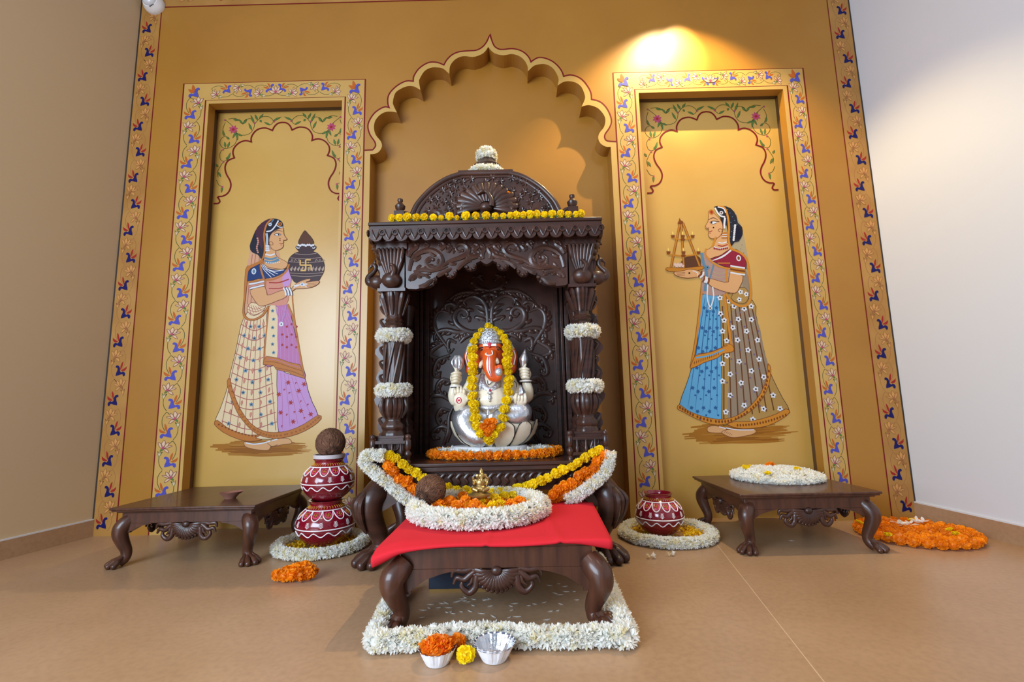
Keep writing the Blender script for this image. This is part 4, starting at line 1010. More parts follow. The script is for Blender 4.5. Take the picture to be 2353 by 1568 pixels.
# back panel with mirrored foliage
b = MB(); b.box((X(-.0), 2.475, .88), (.86, .02, .98))
BT = lambda a, c_: at_y(960 + a / 3.409, 600 + c_ / 3.409, 2.462)
xcen = BT(565, 500).x
strokes = [([(560, 560), (470, 560), (380, 545), (310, 500), (285, 440), (305, 390), (350, 372), (388, 395), (390, 430), (360, 445), (340, 425)], .011, 5, 1, .03, .008),
           ([(545, 520), (548, 430), (535, 350), (500, 300), (440, 275), (385, 290), (360, 320), (375, 345)], .010, 5, -1, .030, .008),
           ([(545, 470), (500, 450), (450, 440), (480, 470)], .008, 0, 1, .02, 0), ([(540, 420), (500, 400), (465, 380)], .008, 0, 1, .02, 0), ([(530, 380), (490, 350), (450, 345)], .008, 0, 1, .02, 0),
           ([(250, 700), (150, 560), (125, 480), (140, 420), (185, 390), (250, 410)], .010, 6, 1, .026, .006),
           ([(470, 545), (330, 560), (230, 540), (150, 560), (130, 620), (160, 650)], .010, 5, 1, .028, .007),
           ([(300, 640), (250, 620), (235, 660), (250, 720), (280, 690)], .009, 0, 1, .02, .005), ([(210, 640), (110, 700), (95, 740), (150, 760), (240, 770)], .010, 4, -1, .026, .005),
           ([(250, 740), (160, 780), (130, 850), (130, 900), (165, 910), (175, 880)], .010, 3, 1, .026, .006), ([(300, 960), (200, 930), (150, 980), (160, 1040), (200, 1060)], .009, 4, 1, .024, .006),
           ([(280, 1120), (200, 1060), (110, 1060), (90, 1100), (130, 1120)], .009, 4, -1, .022, .005), ([(260, 1180), (190, 1160), (150, 1220), (170, 1280), (220, 1290), (215, 1260)], .009, 3, 1, .022, .007),
           ([(230, 1420), (250, 1330), (180, 1300), (110, 1350), (130, 1400), (165, 1390)], .009, 3, 1, .022, .008), ([(200, 1440), (240, 1340), (245, 1220), (290, 1120)], .010, 0, 1, .02, 0),
           ([(480, 250), (400, 240), (330, 250), (260, 290), (200, 350)], .009, 5, 1, .024, 0), ([(560, 230), (480, 210), (440, 160), (470, 120), (510, 150)], .009, 3, 1, .02, .007), ([(560, 250), (520, 270), (490, 260)], .008, 0, 1, .02, 0),
           ([(330, 640), (370, 600), (420, 580), (470, 570)], .008, 4, 1, .022, 0), ([(300, 350), (260, 330), (215, 350), (225, 385)], .008, 0, 1, .02, .006)]
for pts, r, nl, sd, ll, bulb in strokes:
    r *= 1.45; ll *= 1.15; nl = nl + 2 if nl else 0
    carve(b, BT, pts, r, None, nl, sd, ll, bulb)
    BM = lambda a, c_: (lambda p: Vector((2 * xcen - p.x, p.y, p.z)))(BT(a, c_))
    carve(b, BM, pts, r, None, nl, -sd, ll, bulb)
b.build('back_panel', WOODC, shrine, SO, angle=60)
for sx in (-1, 1):
    b = MB(); b.box((X(sx * .335), 2.455, .88), (.022, .03, .98)); b.box((X(sx * .362), 2.450, .88), (.016, .04, .98)); b.box((X(sx * .388), 2.455, .88), (.024, .03, .98)); b.build('panel_moulding', WOOD, shrine, SO, bevel=.003)
# valance with cusped edge
VT = lambda a, c_, y=2.05: at_y(920 + a / 5.8825, 520 + c_ / 5.8825, y)
half = [(70, 150), (80, 830), (110, 852), (220, 856), (300, 832), (380, 822), (425, 795), (440, 765), (485, 745), (492, 710), (478, 685), (520, 652), (600, 632), (602, 665), (640, 692), (700, 690), (735, 660), (762, 625), (758, 585), (800, 545), (868, 530), (868, 562), (900, 590), (950, 592), (1005, 580), (1030, 545), (1022, 505), (1085, 472), (1120, 500)]
xv = VT(1165, 500).x
L = [(VT(*p).x, VT(*p).z) for p in half]; zt = 1.372
L[0] = (L[0][0], zt)
poly = L + [(xv, VT(1160, 520).z)] + [(2 * xv - x, z) for x, z in L[::-1]]
b = MB(); b.prism(poly, 2.045, 2.08)
vst = [([(120, 600), (160, 450), (260, 360), (400, 325), (510, 370), (560, 460), (530, 550), (440, 580), (365, 540), (350, 470), (400, 425), (440, 450)], .011, 5, -1, .028, .009),
       ([(560, 540), (680, 470), (800, 430), (890, 380), (918, 310), (870, 250), (790, 245), (745, 290), (780, 340), (840, 330)], .010, 4, -1, .024, .007),
       ([(860, 470), (960, 430), (1050, 400), (1070, 360), (1030, 340), (1000, 370)], .009, 2, 1, .02, .006), ([(110, 420), (150, 340), (220, 290), (240, 240)], .010, 3, 1, .022, .006),
       ([(180, 620), (300, 590), (420, 600), (540, 580), (640, 545)], .009, 4, 1, .022, 0), ([(540, 330), (600, 260), (560, 220), (520, 250)], .008, 2, 1, .018, .006), ([(640, 360), (660, 320), (690, 280), (660, 240)], .008, 2, 1, .018, .006),
       ([(120, 740), (160, 680), (240, 650), (330, 660), (400, 640)], .009, 3, -1, .02, .006), ([(250, 820), (340, 800), (410, 740), (470, 720)], .010, 0, 1, .02, .010),
       ([(500, 680), (560, 640), (640, 600), (690, 570)], .010, 0, 1, .02, 0), ([(770, 590), (820, 530), (900, 480), (960, 470)], .010, 0, 1, .02, 0), ([(980, 340), (1050, 270), (1000, 240), (960, 280)], .008, 2, 1, .018, .006),
       ([(330, 290), (380, 250), (340, 225)], .007, 0, 1, .02, .006), ([(1120, 440), (1100, 380), (1140, 300), (1120, 250)], .009, 3, 1, .02, .005)]
for pts, r, nl, sd, ll, bulb in vst:
    r *= 1.25
    carve(b, lambda a, c_: VT(a, c_, 2.043), pts, r, None, nl, sd, ll, bulb)
    carve(b, lambda a, c_: (lambda p: Vector((2 * xv - p.x, p.y, p.z)))(VT(a, c_, 2.043)), pts, r, None, nl, -sd, ll, bulb)
for a, c_ in ((625, 650), (735, 635), (680, 680), (900, 555), (1000, 545), (950, 585), (460, 725), (440, 785)):
    p = VT(a, c_, 2.042)
    for x in (p.x, 2 * xv - p.x): b.ell((x, 2.044, p.z), (.0085, .012, .0085), 0, None, 10, 7)
b.build('valance', WOODC, shrine, SO, angle=45)
# canopy: board, eave slab and scalloped fringe
b = MB(); b.box((X(0), 2.25, 1.388), (.93, .46, .030)); b.box((X(0), 2.035, 1.382), (.90, .03, .04)); b.build('canopy_board', WOOD, shrine, SO)
b = MB(); b.box((X(0), 2.24, 1.4215), (1.016, .52, .016)); b.box((X(0), 2.24, 1.411), (1.004, .508, .010)); b.build('eave_slab', WOOD, shrine, SO, bevel=.004)
def fringe(n, T, wid):
    b = MB(); p = wid / n
    for i in range(n):
        c = -wid / 2 + (i + .5) * p
        out = [(c - p / 2, 0), (c - p / 2, -.030)] + [(c + p * .5 * math.cos(PI + PI * k / 8) * .98, -.040 - .026 * math.sin(PI * k / 8) * 1.0) for k in range(9)] + [(c + p / 2, -.030), (c + p / 2, 0)]
        b.prism(out, -.006, .006, 0, T)
        ring = [(c + p / 2 + .011 * math.cos(2 * PI * k / 10), -.008, -.027 + .012 * math.sin(2 * PI * k / 10)) for k in range(11)]
        b.tube([T @ Vector(q_) for q_ in ring], .0045, 6); b.ell(T @ Vector((c + p / 2, -.006, -.026)), (.004, .003, .004), 1, None, 8, 5)
        for s in (-1, 1): b.tube(catmull([T @ Vector((c + s * p * .30, -.006, -.012)), T @ Vector((c + s * p * .20, -.009, -.035)), T @ Vector((c, -.009, -.058))], 3), [.002, .0040, .002], 5)
    return b
hole_shade = mat('carving_hole_shade', (16, 10, 9), .8)  # near-black beads stand for the shade inside the fringe holes
fringe(18, Matrix.Translation((X(0), 1.988, 1.408)), 1.0).build('fringe', [WOOD, hole_shade], shrine, SO, angle=45)
for sx in (-1, 1):
    T = Matrix.Translation((X(sx * .500), 2.24, 1.408)) @ Matrix.Rotation(sx * PI / 2, 4, 'Z')
    fringe(9, T, .50).build('fringe', [WOOD, hole_shade], shrine, SO, angle=45)
# dome
dz = [(945, 500), (949, 488), (960, 467), (984, 440), (1010, 420), (1035, 407), (1062, 399)]
D = [at_y(p[0], p[1], 2.10) for p in dz]; xd = -.118
half = [(p.x, p.z) for p in D]; half = [(half[0][0], 1.428)] + half
hp = catmull([(a, c_, 0) for a, c_ in half], 4); hp = [(p.x, p.y) for p in hp]
poly = hp + [(2 * xd - x, z) for x, z in hp[::-1]]
b = MB(); b.prism(poly, 2.10, 2.42)
b.tube([(x, 2.10, z) for x, z in poly], .012, 8, 0, None, .8, (0, -1, 0))
inner = [(xd + (x - xd) * .93, 1.43 + (z - 1.43) * .93) for x, z in poly]; b.tube([(x, 2.097, z) for x, z in inner], .005, 6, 0, None, .8, (0, -1, 0))
zd = 1.43; hw = xd - hp[0][0]; htop = hp[-1][1] - zd
r4 = random.Random(5)
spots = []
for i in range(900):        # low foliage relief all over the face
    a = r4.uniform(-.95, .95); t = r4.uniform(.05, .92)
    if abs(a) > (1 - t ** 2.2) ** .5 * .90 or (abs(a) < .27 and t < .66): continue
    px, pz = xd + a * hw, zd + t * htop
    if any((px - u) ** 2 + (pz - v) ** 2 < .030 ** 2 for u, v in spots): continue
    spots.append((px, pz))
    for k in range(6):
        an = 2 * PI * k / 6 + i; L_ = .021
        b.tube([(px, 2.098, pz), (px + L_ * .55 * math.cos(an), 2.0965, pz + L_ * .55 * math.sin(an)), (px + L_ * math.cos(an), 2.099, pz + L_ * math.sin(an))], [.002, .0050, .0018], 5)
    b.ell((px, 2.097, pz), (.004, .004, .004), 0, None, 6, 5)
for s in (-1, 1):
    for pts in ([(.30, .05), (.42, .20), (.55, .22), (.66, .12), (.74, .05)], [(.36, .02), (.40, .25), (.36, .42), (.44, .48)], [(.55, .08), (.62, .30), (.74, .32), (.80, .12)], [(.28, .3), (.34, .36), (.30, .46)]):
        carve(b, lambda a, c_: Vector((xd + s * a * hw, 2.096, zd + c_ * htop)), pts, .012, None, 4, -s, .026, .006)
b.build('dome', WOODC, shrine, SO, angle=45)
b = MB()
DT = lambda a, c_, o=0.: (lambda p: Vector((p.x, 2.094 - o, p.z)))(at_y(900 + a / 5.348, 380 + c_ / 5.348, 2.09))
for i in range(15):
    a = math.radians(-12 + 204 * i / 14); R = 300 if 3 < i < 11 else 320
    e = DT(1170 + R * math.cos(a) * 1.08, 520 - R * math.sin(a) * .92, .006); s_ = DT(1170 + 90 * math.cos(a), 520 - 70 * math.sin(a), .012)
    b.tube([s_, (s_ + e) / 2 + Vector((0, -.010, 0)), e], [.007, .0145, .0165], 8, 0, None, .55, (0, -1, 0)); b.ell(e, (.0165, .009, .0165), 0, None, 10, 6)
b.ell(DT(1160, 535, .018), (.030, .026, .024), 0, None, 16, 10)
b.tube(catmull([DT(1225, 530, .03), DT(1232, 470, .034), DT(1205, 405, .034), DT(1160, 352, .03), DT(1115, 350, .03), DT(1080, 372, .03), DT(1055, 392, .028)], 5), [.015, .012, .009, .008, .010, .007, .003], 8)
for s in (-1, 1): carve(b, lambda a, c_: DT(a, c_, .014), [(1170 + s * 120, 480), (1170 + s * 200, 460), (1170 + s * 300, 490), (1170 + s * 260, 560)], .012, .006, 3, s, .02)
b.build('peacock_carving', WOODC, shrine, SO, angle=60)
# corner finials with S brackets
for sx in (-1, 1):
    c = (X(sx * .395), 2.09); M = Matrix.Translation((c[0], c[1], 0))
    b = MB(); b.box((c[0], c[1], 1.472), (.046, .046, .090)); b.lathe([(.022, 1.517), (.015, 1.524), (.022, 1.534), (.024, 1.546), (.014, 1.558), (.009, 1.564), (.013, 1.572), (.012, 1.580), (.0001, 1.586)], 16, 0, M)
    Q = lambda o, z: Vector((c[0] - sx * o, c[1], z))
    b.tube(catmull([Q(.020, 1.515), Q(.036, 1.505), Q(.046, 1.480), Q(.062, 1.470), Q(.078, 1.480)], 4), [.010, .012, .012, .010, .006], 8, 0, None, None, (0, 1, 0)); b.box((Q(.045, 1.448)), (.05, .02, .045))
    b.build('finial', WOOD, shrine, SO, angle=45)
# cap slab and pot finial
zt = at_y(1118, 392, 2.15).z
b = MB(); b.box((xd, 2.25, zt - .010), (.262, .22, .020)); b.box((xd, 2.25, zt - .026), (.245, .205, .018)); b.build('cap_slab', WOOD, shrine, SO, bevel=.003)
b = MB(); M = Matrix.Translation((xd, 2.25, zt))
b.lathe([(.060, 0), (.052, .012), (.040, .030), (.050, .044), (.070, .056), (.074, .064), (.058, .078), (.046, .092), (.040, .104), (.030, .125), (.012, .15), (.0001, .16)], 28, 0, M)
b.build('pot_finial', WOOD, shrine, SO, angle=50)
# little corner railings
for sx in (-1, 1):
    b = MB()
    P0, P1, P2 = (X(sx * .482), 2.018), (X(sx * .335), 2.018), (X(sx * .482), 2.15)
    for (px, py) in (P0, P1, P2):
        M = Matrix.Translation((px, py, .400))
        b.lathe([(.012, 0), (.012, .010), (.008, .016), (.013, .030), (.015, .040), (.008, .052), (.012, .060), (.013, .072), (.013, .094), (.009, .099), (.013, .108), (.011, .116), (.0001, .122)], 14, 0, M)
    for A, Bq in ((P0, P1), (P0, P2)):
        for z in (.487, .425): b.box(((A[0] + Bq[0]) / 2, (A[1] + Bq[1]) / 2, z), (max(.010, abs(A[0] - Bq[0]) - .01), max(.010, abs(A[1] - Bq[1]) - .01), .012))
        for t in (.3, .55, .8): b.lathe([(.006, 0), (.009, .02), (.005, .03), (.006, .056)], 8, 0, Matrix.Translation((lerp(A[0], Bq[0], t), lerp(A[1], Bq[1], t), .428)))
    b.build('railing', WOOD, shrine, SO, angle=50)

# ---------------------------------------------------------------- low tables
TG = None
make_table('low_table', 'dark carved low table with clawed feet on the left, a clay lamp on it', TG, .545, .475, .242, .046, .032, .68, (-1.392, 2.318, 0), WOODB)
make_table('low_table', 'dark carved low table with clawed feet on the right, white flower disc on it', TG, .525, .475, .242, .046, .032, .68, (1.212, 2.325, 0), WOODB)
stool = make_table('low_table', 'brown carved wooden table in the foreground under the red cloth', TG, .553, .53, .238, .058, 0, .80, (-.066, 1.718, 0), WOODB, False)
# ================================================================ flowers
YEL = mat('yellow_marigold_petal', (250, 218, 14), .55, objvar=.10, thin=.35)
ORA = mat('orange_marigold_petal', (250, 146, 12), .55, objvar=.14, thin=.35)
WHT = mat('white_petal', (252, 251, 246), .5, thin=.5); IVO = mat('ivory_petal', (246, 238, 206), .5, thin=.5)
LEAFM = mat('leaf_green', (58, 92, 34), .5); THREAD = mat('garland_thread', (150, 140, 110), .8)

def marigold_mesh(name, m, seed, n=84, squash=.86):
    r = random.Random(seed); b = MB()
    b.ell((0, 0, 0), (.70, .70, .70 * squash), 0, None, 10, 7)
    for i in range(n):
        z = 1 - 2 * (i + .5) / n; a = i * 2.39996 + r.uniform(-.2, .2); s = math.sqrt(1 - z * z)
        d = Vector((s * math.cos(a), s * math.sin(a), z * squash)).normalized()
        u = d.orthogonal().normalized(); v = d.cross(u); th = r.uniform(0, 2 * PI)
        t = u * math.cos(th) + v * math.sin(th); w_ = d.cross(t)
        R0, R1 = .52, r.uniform(.90, 1.04); W = r.uniform(.17, .27); lean = r.uniform(-.14, .14)
        sq = Vector((1, 1, squash))
        def P(rr, x, y): q = d * rr + t * x + w_ * y; return Vector((q.x, q.y, q.z * squash))
        vs = [P(R0, -W * .5, 0), P(R0, W * .5, 0), P((R0 + R1) / 2, -W, lean * .5), P((R0 + R1) / 2, W, lean * .5 + .05),
              P(R1 - .03, -W * .95, lean), P(R1 + .04, 0, lean + r.uniform(-.06, .10)), P(R1 - .02, W * .9, lean + .04)]
        b.add(vs, [(0, 1, 3, 2), (2, 3, 6, 5), (2, 5, 4)], 0)
    o = b.build(name, [m], angle=0); me = o.data; bpy.data.objects.remove(o); return me
MG = {'y': [marigold_mesh('marigold', YEL, s) for s in (1, 2, 3)], 'o': [marigold_mesh('marigold', ORA, s) for s in (4, 5, 6)]}
def marigold(parent, p, r, c, squash=1., name='marigold'):
    o = bpy.data.objects.new(name, rnd.choice(MG[c])); COL.objects.link(o)
    p = Vector(p)
    if parent is not None: o.parent = parent; p = p - parent.location
    o.location = p; o.scale = (r, r, r * squash); o.rotation_euler = (rnd.uniform(-.5, .5), rnd.uniform(-.5, .5), rnd.uniform(0, 6.28))
    return o

def blade(mb, b, d, L, W, m=0, curl=.15):
    d = d.normalized(); s = d.cross(Vector((0, 0, 1)))
    if s.length < .1: s = Vector((1, 0, 0))
    s.normalize(); s = (s + d.cross(s) * rnd.uniform(-.9, .9)).normalized(); n = s.cross(d)
    k = rnd.uniform(-curl, curl) * L
    mb.add([b - s * W * .22, b + s * W * .22, b + d * L * .55 - s * W * .5 + n * k * .2, b + d * L * .55 + s * W * .5 + n * k * .2, b + d * L * .86 - s * W * .30 + n * k * .6, b + d * L * .86 + s * W * .30 + n * k * .6, b + d * L + n * k],
           [(0, 1, 3, 2), (2, 3, 5, 4), (4, 5, 6)], m)

def head(mb, c, n, L, W, k=15, m=0, zmin=None, spread=1.25):
    """one white blossom: thin petals spraying out round its normal"""
    n = n.normalized(); u = n.orthogonal().normalized(); v = n.cross(u)
    for i in range(k):
        th = spread * math.sqrt(rnd.random()); a = rnd.uniform(0, 2 * PI)
        d = n * math.cos(th) + (u * math.cos(a) + v * math.sin(a)) * math.sin(th)
        l = L * rnd.uniform(.7, 1.15); b = c - n * L * .2
        if zmin is not None and (b + d * l).z < zmin: d.z = abs(d.z) * .3 + max(0, (zmin - b.z) / l); d.normalize()
        blade(mb, b, d, l, W * rnd.uniform(.7, 1.2), m)

def strand(mb, path, R, L=.016, W=.006, dens=1., zmin=None, k=15, ivory=.16, flat=1., closed=False, smooth=8):
    """rope of white blossoms along a path"""
    P = catmull(path, smooth, closed) if smooth else [Vector(p) for p in path]
    if closed: P = P + [P[0]]
    mb.tube(P, R * .50, 8, 0, None, flat, (0, 0, 1))
    seg = [(P[i + 1] - P[i]).length for i in range(len(P) - 1)]; tot = sum(seg)
    n = int(tot * 2 * PI * R / (L * L * .62) * dens * 1.35)
    for i in range(n):
        x = rnd.random() * tot; j = 0
        while j < len(seg) - 1 and x > seg[j]: x -= seg[j]; j += 1
        p = P[j].lerp(P[j + 1], x / max(seg[j], 1e-6)); t = (P[j + 1] - P[j]).normalized()
        up = Vector((0, 0, 1)) if abs(t.z) < .9 else Vector((0, -1, 0))
        s = t.cross(up).normalized(); up = s.cross(t)
        a = rnd.uniform(0, 2 * PI); nrm = s * math.cos(a) + up * math.sin(a)
        c = p + s * (math.cos(a) * R * .66) + up * (math.sin(a) * R * .66 * flat)
        if zmin is not None:
            if c.z < zmin + .004: continue
        head(mb, c, nrm + t * rnd.uniform(-.4, .4), L, W, k, 1 if rnd.random() < ivory else 0, zmin)

def ring_pts(c, rx, ry, n=20, jit=0.):
    return [Vector((c[0] + rx * math.cos(2 * PI * i / n) * (1 + rnd.uniform(-jit, jit)), c[1] + ry * math.sin(2 * PI * i / n) * (1 + rnd.uniform(-jit, jit)), c[2] + rnd.uniform(-jit, jit) * .1)) for i in range(n)]

def marigold_string(name, label, cat, pts, r, c, thread=True, alt=None, jit=.15):
    P = [Vector(p) for p in pts]
    t = thing(name, P[0], label, cat)
    b = MB(); b.tube(P, .0016, 6); b.build('thread', THREAD, t, P[0])
    for i, p in enumerate(P): marigold(t, p + Vector((rnd.uniform(-1, 1), rnd.uniform(-1, .2), rnd.uniform(-1, 1))) * r * jit, r * rnd.uniform(.92, 1.1), c if not alt else alt[i % len(alt)])
    return t
def resample(pts, step):
    P = catmull(pts, 10); out = [P[0]]; acc = 0
    for i in range(1, len(P)):
        acc += (P[i] - P[i - 1]).length
        if acc >= step: out.append(P[i]); acc = 0
    return out

# ---- garlands wound round the shrine columns
for sx, side in ((-1, 'left'), (1, 'right')):
    for py, where in ((776, 'upper'), (901, 'lower')):
        z = zc(py); cx = X(sx * .418); c = (cx, 2.10, z)
        b = MB(); strand(b, ring_pts(c, .056, .056, 16, .03), .026, .016, .006, 1.0, None, 14, .14, 1.2, True, 3)
        o = b.build('flower_garland', [WHT, IVO], None, c, angle=0)
        tag(o, f'{where} white flower garland wound round the {side} column of the dark shrine', 'garland')
# ---- blossoms on the roof
b = MB(); c = (xd, 2.25, zt + .026)
strand(b, ring_pts(c, .070, .070, 14, .04), .024, .018, .006, .9, zt + .001, 13, .3, .9, True, 3)
tag(b.build('flower_garland', [WHT, IVO], None, c, angle=0), 'white flower garland lying round the foot of the pot finial on the shrine roof', 'garland')
b = MB(); c = Vector((xd, 2.25, zt + .125))
b.ell(c, (.046, .046, .038), 1)
for i in range(150):
    z = rnd.uniform(-.5, 1); a = rnd.uniform(0, 6.28); s = math.sqrt(1 - z * z); n = Vector((s * math.cos(a), s * math.sin(a), z)); head(b, c + Vector((n.x * .048, n.y * .048, n.z * .044)), n, .015, .006, 13, 1 if rnd.random() < .4 else 0)
tag(b.build('flower_garland', [WHT, IVO], None, c, angle=0), 'bunched white flower garland crowning the top of the pot finial on the shrine roof', 'garland')
# ---- yellow marigolds along the eave
xs = [352, 410, 474, 545, 609, 682, 744, 812, 872, 943, 1021, 1104, 1179, 1242, 1301, 1349, 1404, 1457, 1512, 1570, 1633, 1702, 1763, 1825, 1866]
rr = [.0175, .018, .020, .018, .018, .016, .013, .019, .012, .020, .018, .0185, .016, .0145, .016, .018, .017, .019, .019, .0165, .0185, .018, .016, .015, .0175]
pts = []
for x, r in zip(xs, rr):
    p = at_y(800 + x / 3.4846, 500, 1.988); pts.append((p.x, 1.988, 1.4295 + r * 1.06))
t = thing('marigold_garland', pts[0], 'string of yellow marigolds along the front edge of the shrine roof', 'garland')
b = MB(); b.tube([(p[0], p[1], 1.4395) for p in pts], .0025, 6); b.build('thread', LEAFM, t, pts[0])
for p, r in zip(pts, rr): marigold(t, p, r * 1.0, 'y', 1.2)
# ---- swags across the seat front
SW = lambda L, y: [at_y(a, c_, y) for a, c_ in L]
yl = SW([(893, 1046), (915, 1060), (941, 1078), (966, 1094), (990, 1108), (1020, 1120), (1060, 1128), (1110, 1132), (1160, 1130), (1190, 1122), (1215, 1115), (1240, 1106), (1265, 1096), (1290, 1083), (1315, 1071), (1333, 1060), (1357, 1046), (1383, 1030)], 1.965)
marigold_string('marigold_garland', 'yellow marigold swag hanging across the seat front of the shrine', 'garland', resample(yl, .031), .0218, 'y')
for side, L in (('left', [(890, 1074), (908, 1088), (926, 1104), (940, 1120), (958, 1132), (975, 1142)]), ('right', [(1388, 1046), (1370, 1064), (1350, 1080), (1330, 1095), (1308, 1112), (1283, 1127), (1255, 1140)])):
    P = SW(L, 1.958); Q = resample(P, .030)
    t = marigold_string('marigold_garland', f'orange marigold swag below the yellow one at the {side} end of the shrine seat', 'garland', Q, .0245, 'o', jit=.35)
    for p in Q: marigold(t, p + Vector((rnd.uniform(-.012, .012), .008, -.030)), .024, 'o')
for side, L in (('left', [(882, 1048), (850, 1046), (836, 1056), (846, 1074), (868, 1092), (890, 1108), (912, 1128), (934, 1146), (958, 1160)]), ('right', [(1402, 1040), (1400, 1062), (1388, 1088), (1370, 1106), (1350, 1122), (1325, 1140), (1300, 1150)])):
    P = SW(L, 1.945); b = MB(); strand(b, P, .026, .015, .0058, 1.0, None, 14, .16)
    tag(b.build('flower_garland', [WHT, IVO], None, P[0], angle=0), f'white flower swag hanging from the {side} railing of the shrine seat', 'garland')
# ---- mat of flowers round the idol
ic = Vector((-.100, 2.225, .400)); t = thing('flower_ring', ic, 'oval mat of orange marigolds and white petals under the idol', 'flower arrangement')
n = 46
for i in range(n):
    a = 2 * PI * i / n; marigold(t, ic + Vector((.290 * math.cos(a), .160 * math.sin(a), .021)), .0235 * rnd.uniform(.9, 1.1), 'o')
b = MB()
for i in range(420):
    a = rnd.uniform(0, 6.28); q_ = rnd.uniform(.70, .94) if i % 3 else rnd.uniform(.45, .9)
    head(b, ic + Vector((.275 * q_ * math.cos(a), .15 * q_ * math.sin(a), .022 + .018 * rnd.random())), Vector((rnd.uniform(-.5, .5), rnd.uniform(-.5, .5), 1)), .014, .0055, 9, 1 if rnd.random() < .15 else 0, ic.z + .004)
b.lathe([(.0001, .02), (.9, .018), (.94, .002)], 30, 0, Matrix.Translation(ic) @ Matrix.Diagonal((.275, .15, 1, 1)))
b.build('white_petals', [WHT, IVO], t, ic, angle=0)
# ---- border of white blossoms on the floor round the front table
zf = .024
bl, br_, bb = at_z(862, 1472, zf), at_z(1440, 1462, zf), at_z(1372, 1285, zf)
path = []
lf = at_z(905, 1368, zf); N1 = [Vector((-.395, 1.72, zf)), lf.lerp(bl, .25), lf.lerp(bl, .65), bl]
for i in range(1, 13):
    q_ = bl.lerp(br_, i / 13.); path.append(q_ + Vector((0, rnd.uniform(-.005, .005) + .026 * math.exp(-((q_.x + .075) / .06) ** 2) + .014 * math.exp(-((q_.x + .20) / .06) ** 2), 0)))
N2 = [br_, br_.lerp(bb, .3), br_.lerp(bb, .65), bb]
b = MB(); strand(b, N1 + path + N2, .032, .019, .0075, 1.0, .002, 12, .12, .9)
tag(b.build('flower_garland', [WHT, IVO], None, bl, angle=0), 'thick white flower garland laid on the floor round the feet of the foreground table', 'garland')
# ---- rings under the pots, the disc on the right table, the orange disc by the wall
def pot_ring(c, R, label):
    t = thing('flower_ring', c, label, 'flower arrangement'); c = Vector(c)
    b = MB(); strand(b, ring_pts(c + Vector((0, 0, .022)), R - .034, R - .034, 20, .02), .032, .016, .0062, .9, .002, 13, .22, .85, True, 3); b.build('white_petals', [WHT, IVO], t, c, angle=0)
    b = MB()
    for i in range(1100):
        a = rnd.uniform(0, 6.28); q_ = (R - .050) * math.sqrt(rnd.uniform(.2, 1))
        blade(b, c + Vector((q_ * math.cos(a), q_ * math.sin(a), .004 + .018 * rnd.random())), Vector((rnd.uniform(-1, 1), rnd.uniform(-1, 1), rnd.uniform(.1, .8))), .014, .008)
    b.build('yellow_petals', [mat('loose_yellow_petal', (248, 204, 24), .55, thin=.35)], t, c, angle=0)
PL, PR_ = (-.905, 2.298, 0), (.672, 2.365, 0)
pot_ring(PL, .218, 'white and yellow flower ring under the two stacked red pots')
pot_ring((.700, 2.365, 0), .232, 'white and yellow flower ring under the single red pot')
SMALL = []
for k_, (px, py) in enumerate(((1492, 1277), (1538, 1272))):
    c = at_z(px, py, .012); b = MB()
    for j in range(3): head(b, c + Vector((rnd.uniform(-.02, .02), rnd.uniform(-.012, .012), 0)), Vector((rnd.uniform(-.8, .8), -.4, .6)), .014, .006, 12, j % 2, .001)
    tag(b.build('white_blossom', [WHT, IVO], None, c, angle=0), ('left' if k_ == 0 else 'right') + ' one of two loose white blossoms in front of the single red pot ring', 'flower')
tz = .242
dc = at_z(1783, 1096, tz + .01); dc.z = tz
t = thing('flower_disc', dc, 'round mound of white petals with marigold dots on the right low table', 'flower arrangement')
b = MB(); R = .205
b.lathe([(R * .95, .001), (R * .92, .026), (R * .5, .040), (.0001, .044)], 30, 0, Matrix.Translation(dc))
for i in range(900):
    a = rnd.uniform(0, 6.28); q_ = math.sqrt(rnd.random()); z = .012 + .036 * (1 - q_ ** 4)
    head(b, dc + Vector((R * q_ * math.cos(a), R * q_ * math.sin(a), z)), Vector((math.cos(a) * q_, math.sin(a) * q_, 1.1 - .6 * q_)), .017, .009, 8, 1 if rnd.random() < .08 else 0, tz + .002)
for i in range(260):
    a = rnd.uniform(0, 6.28); head(b, dc + Vector((R * .98 * math.cos(a), R * .98 * math.sin(a), rnd.uniform(.006, .026))), Vector((math.cos(a), math.sin(a), .15)), .015, .009, 8, 0, tz + .001)
b.build('white_petals', [WHT, IVO], t, dc, angle=0)
for px, py, c_, r in ((1768, 1069, 'o', .026), (1714, 1074, 'y', .019), (1833, 1078, 'y', .018), (1764, 1087, 'y', .015), (1720, 1072, 'y', .014)):
    p = at_z(px, py, tz + .056); marigold(t, p, r, c_, .7)
oc = Vector((1.800, 2.285, 0)); t = thing('flower_disc', oc, 'round mat of orange marigolds on the floor beside the right wall', 'flower arrangement')
for rad_, n in ((.212, 30), (.163, 23), (.115, 16), (.068, 9), (.022, 3)):
    for i in range(n):
        a = 2 * PI * i / n + rad_ * 7; marigold(t, oc + Vector((rad_ * math.cos(a), rad_ * math.sin(a), .022)), .0245 * rnd.uniform(.92, 1.12), 'o')
for px, py in ((1975, 1200), (1990, 1206), (2180, 1217), (2196, 1226), (2040, 1228), (2095, 1195)): marigold(t, at_z(px, py, .042), .016, 'y', .6)
b = MB()
for px, py, w_ in ((2060, 1206, .03), (2085, 1208, .03), (2112, 1203, .022)):
    c = at_z(px, py, .040)
    for i in range(14): blade(b, c + Vector((rnd.uniform(-w_, w_), rnd.uniform(-.015, .015), rnd.uniform(0, .012))), Vector((rnd.uniform(-1, 1), rnd.uniform(-1, 1), .25)), .026, .014)
b.build('white_petals', [WHT], t, oc, angle=0)
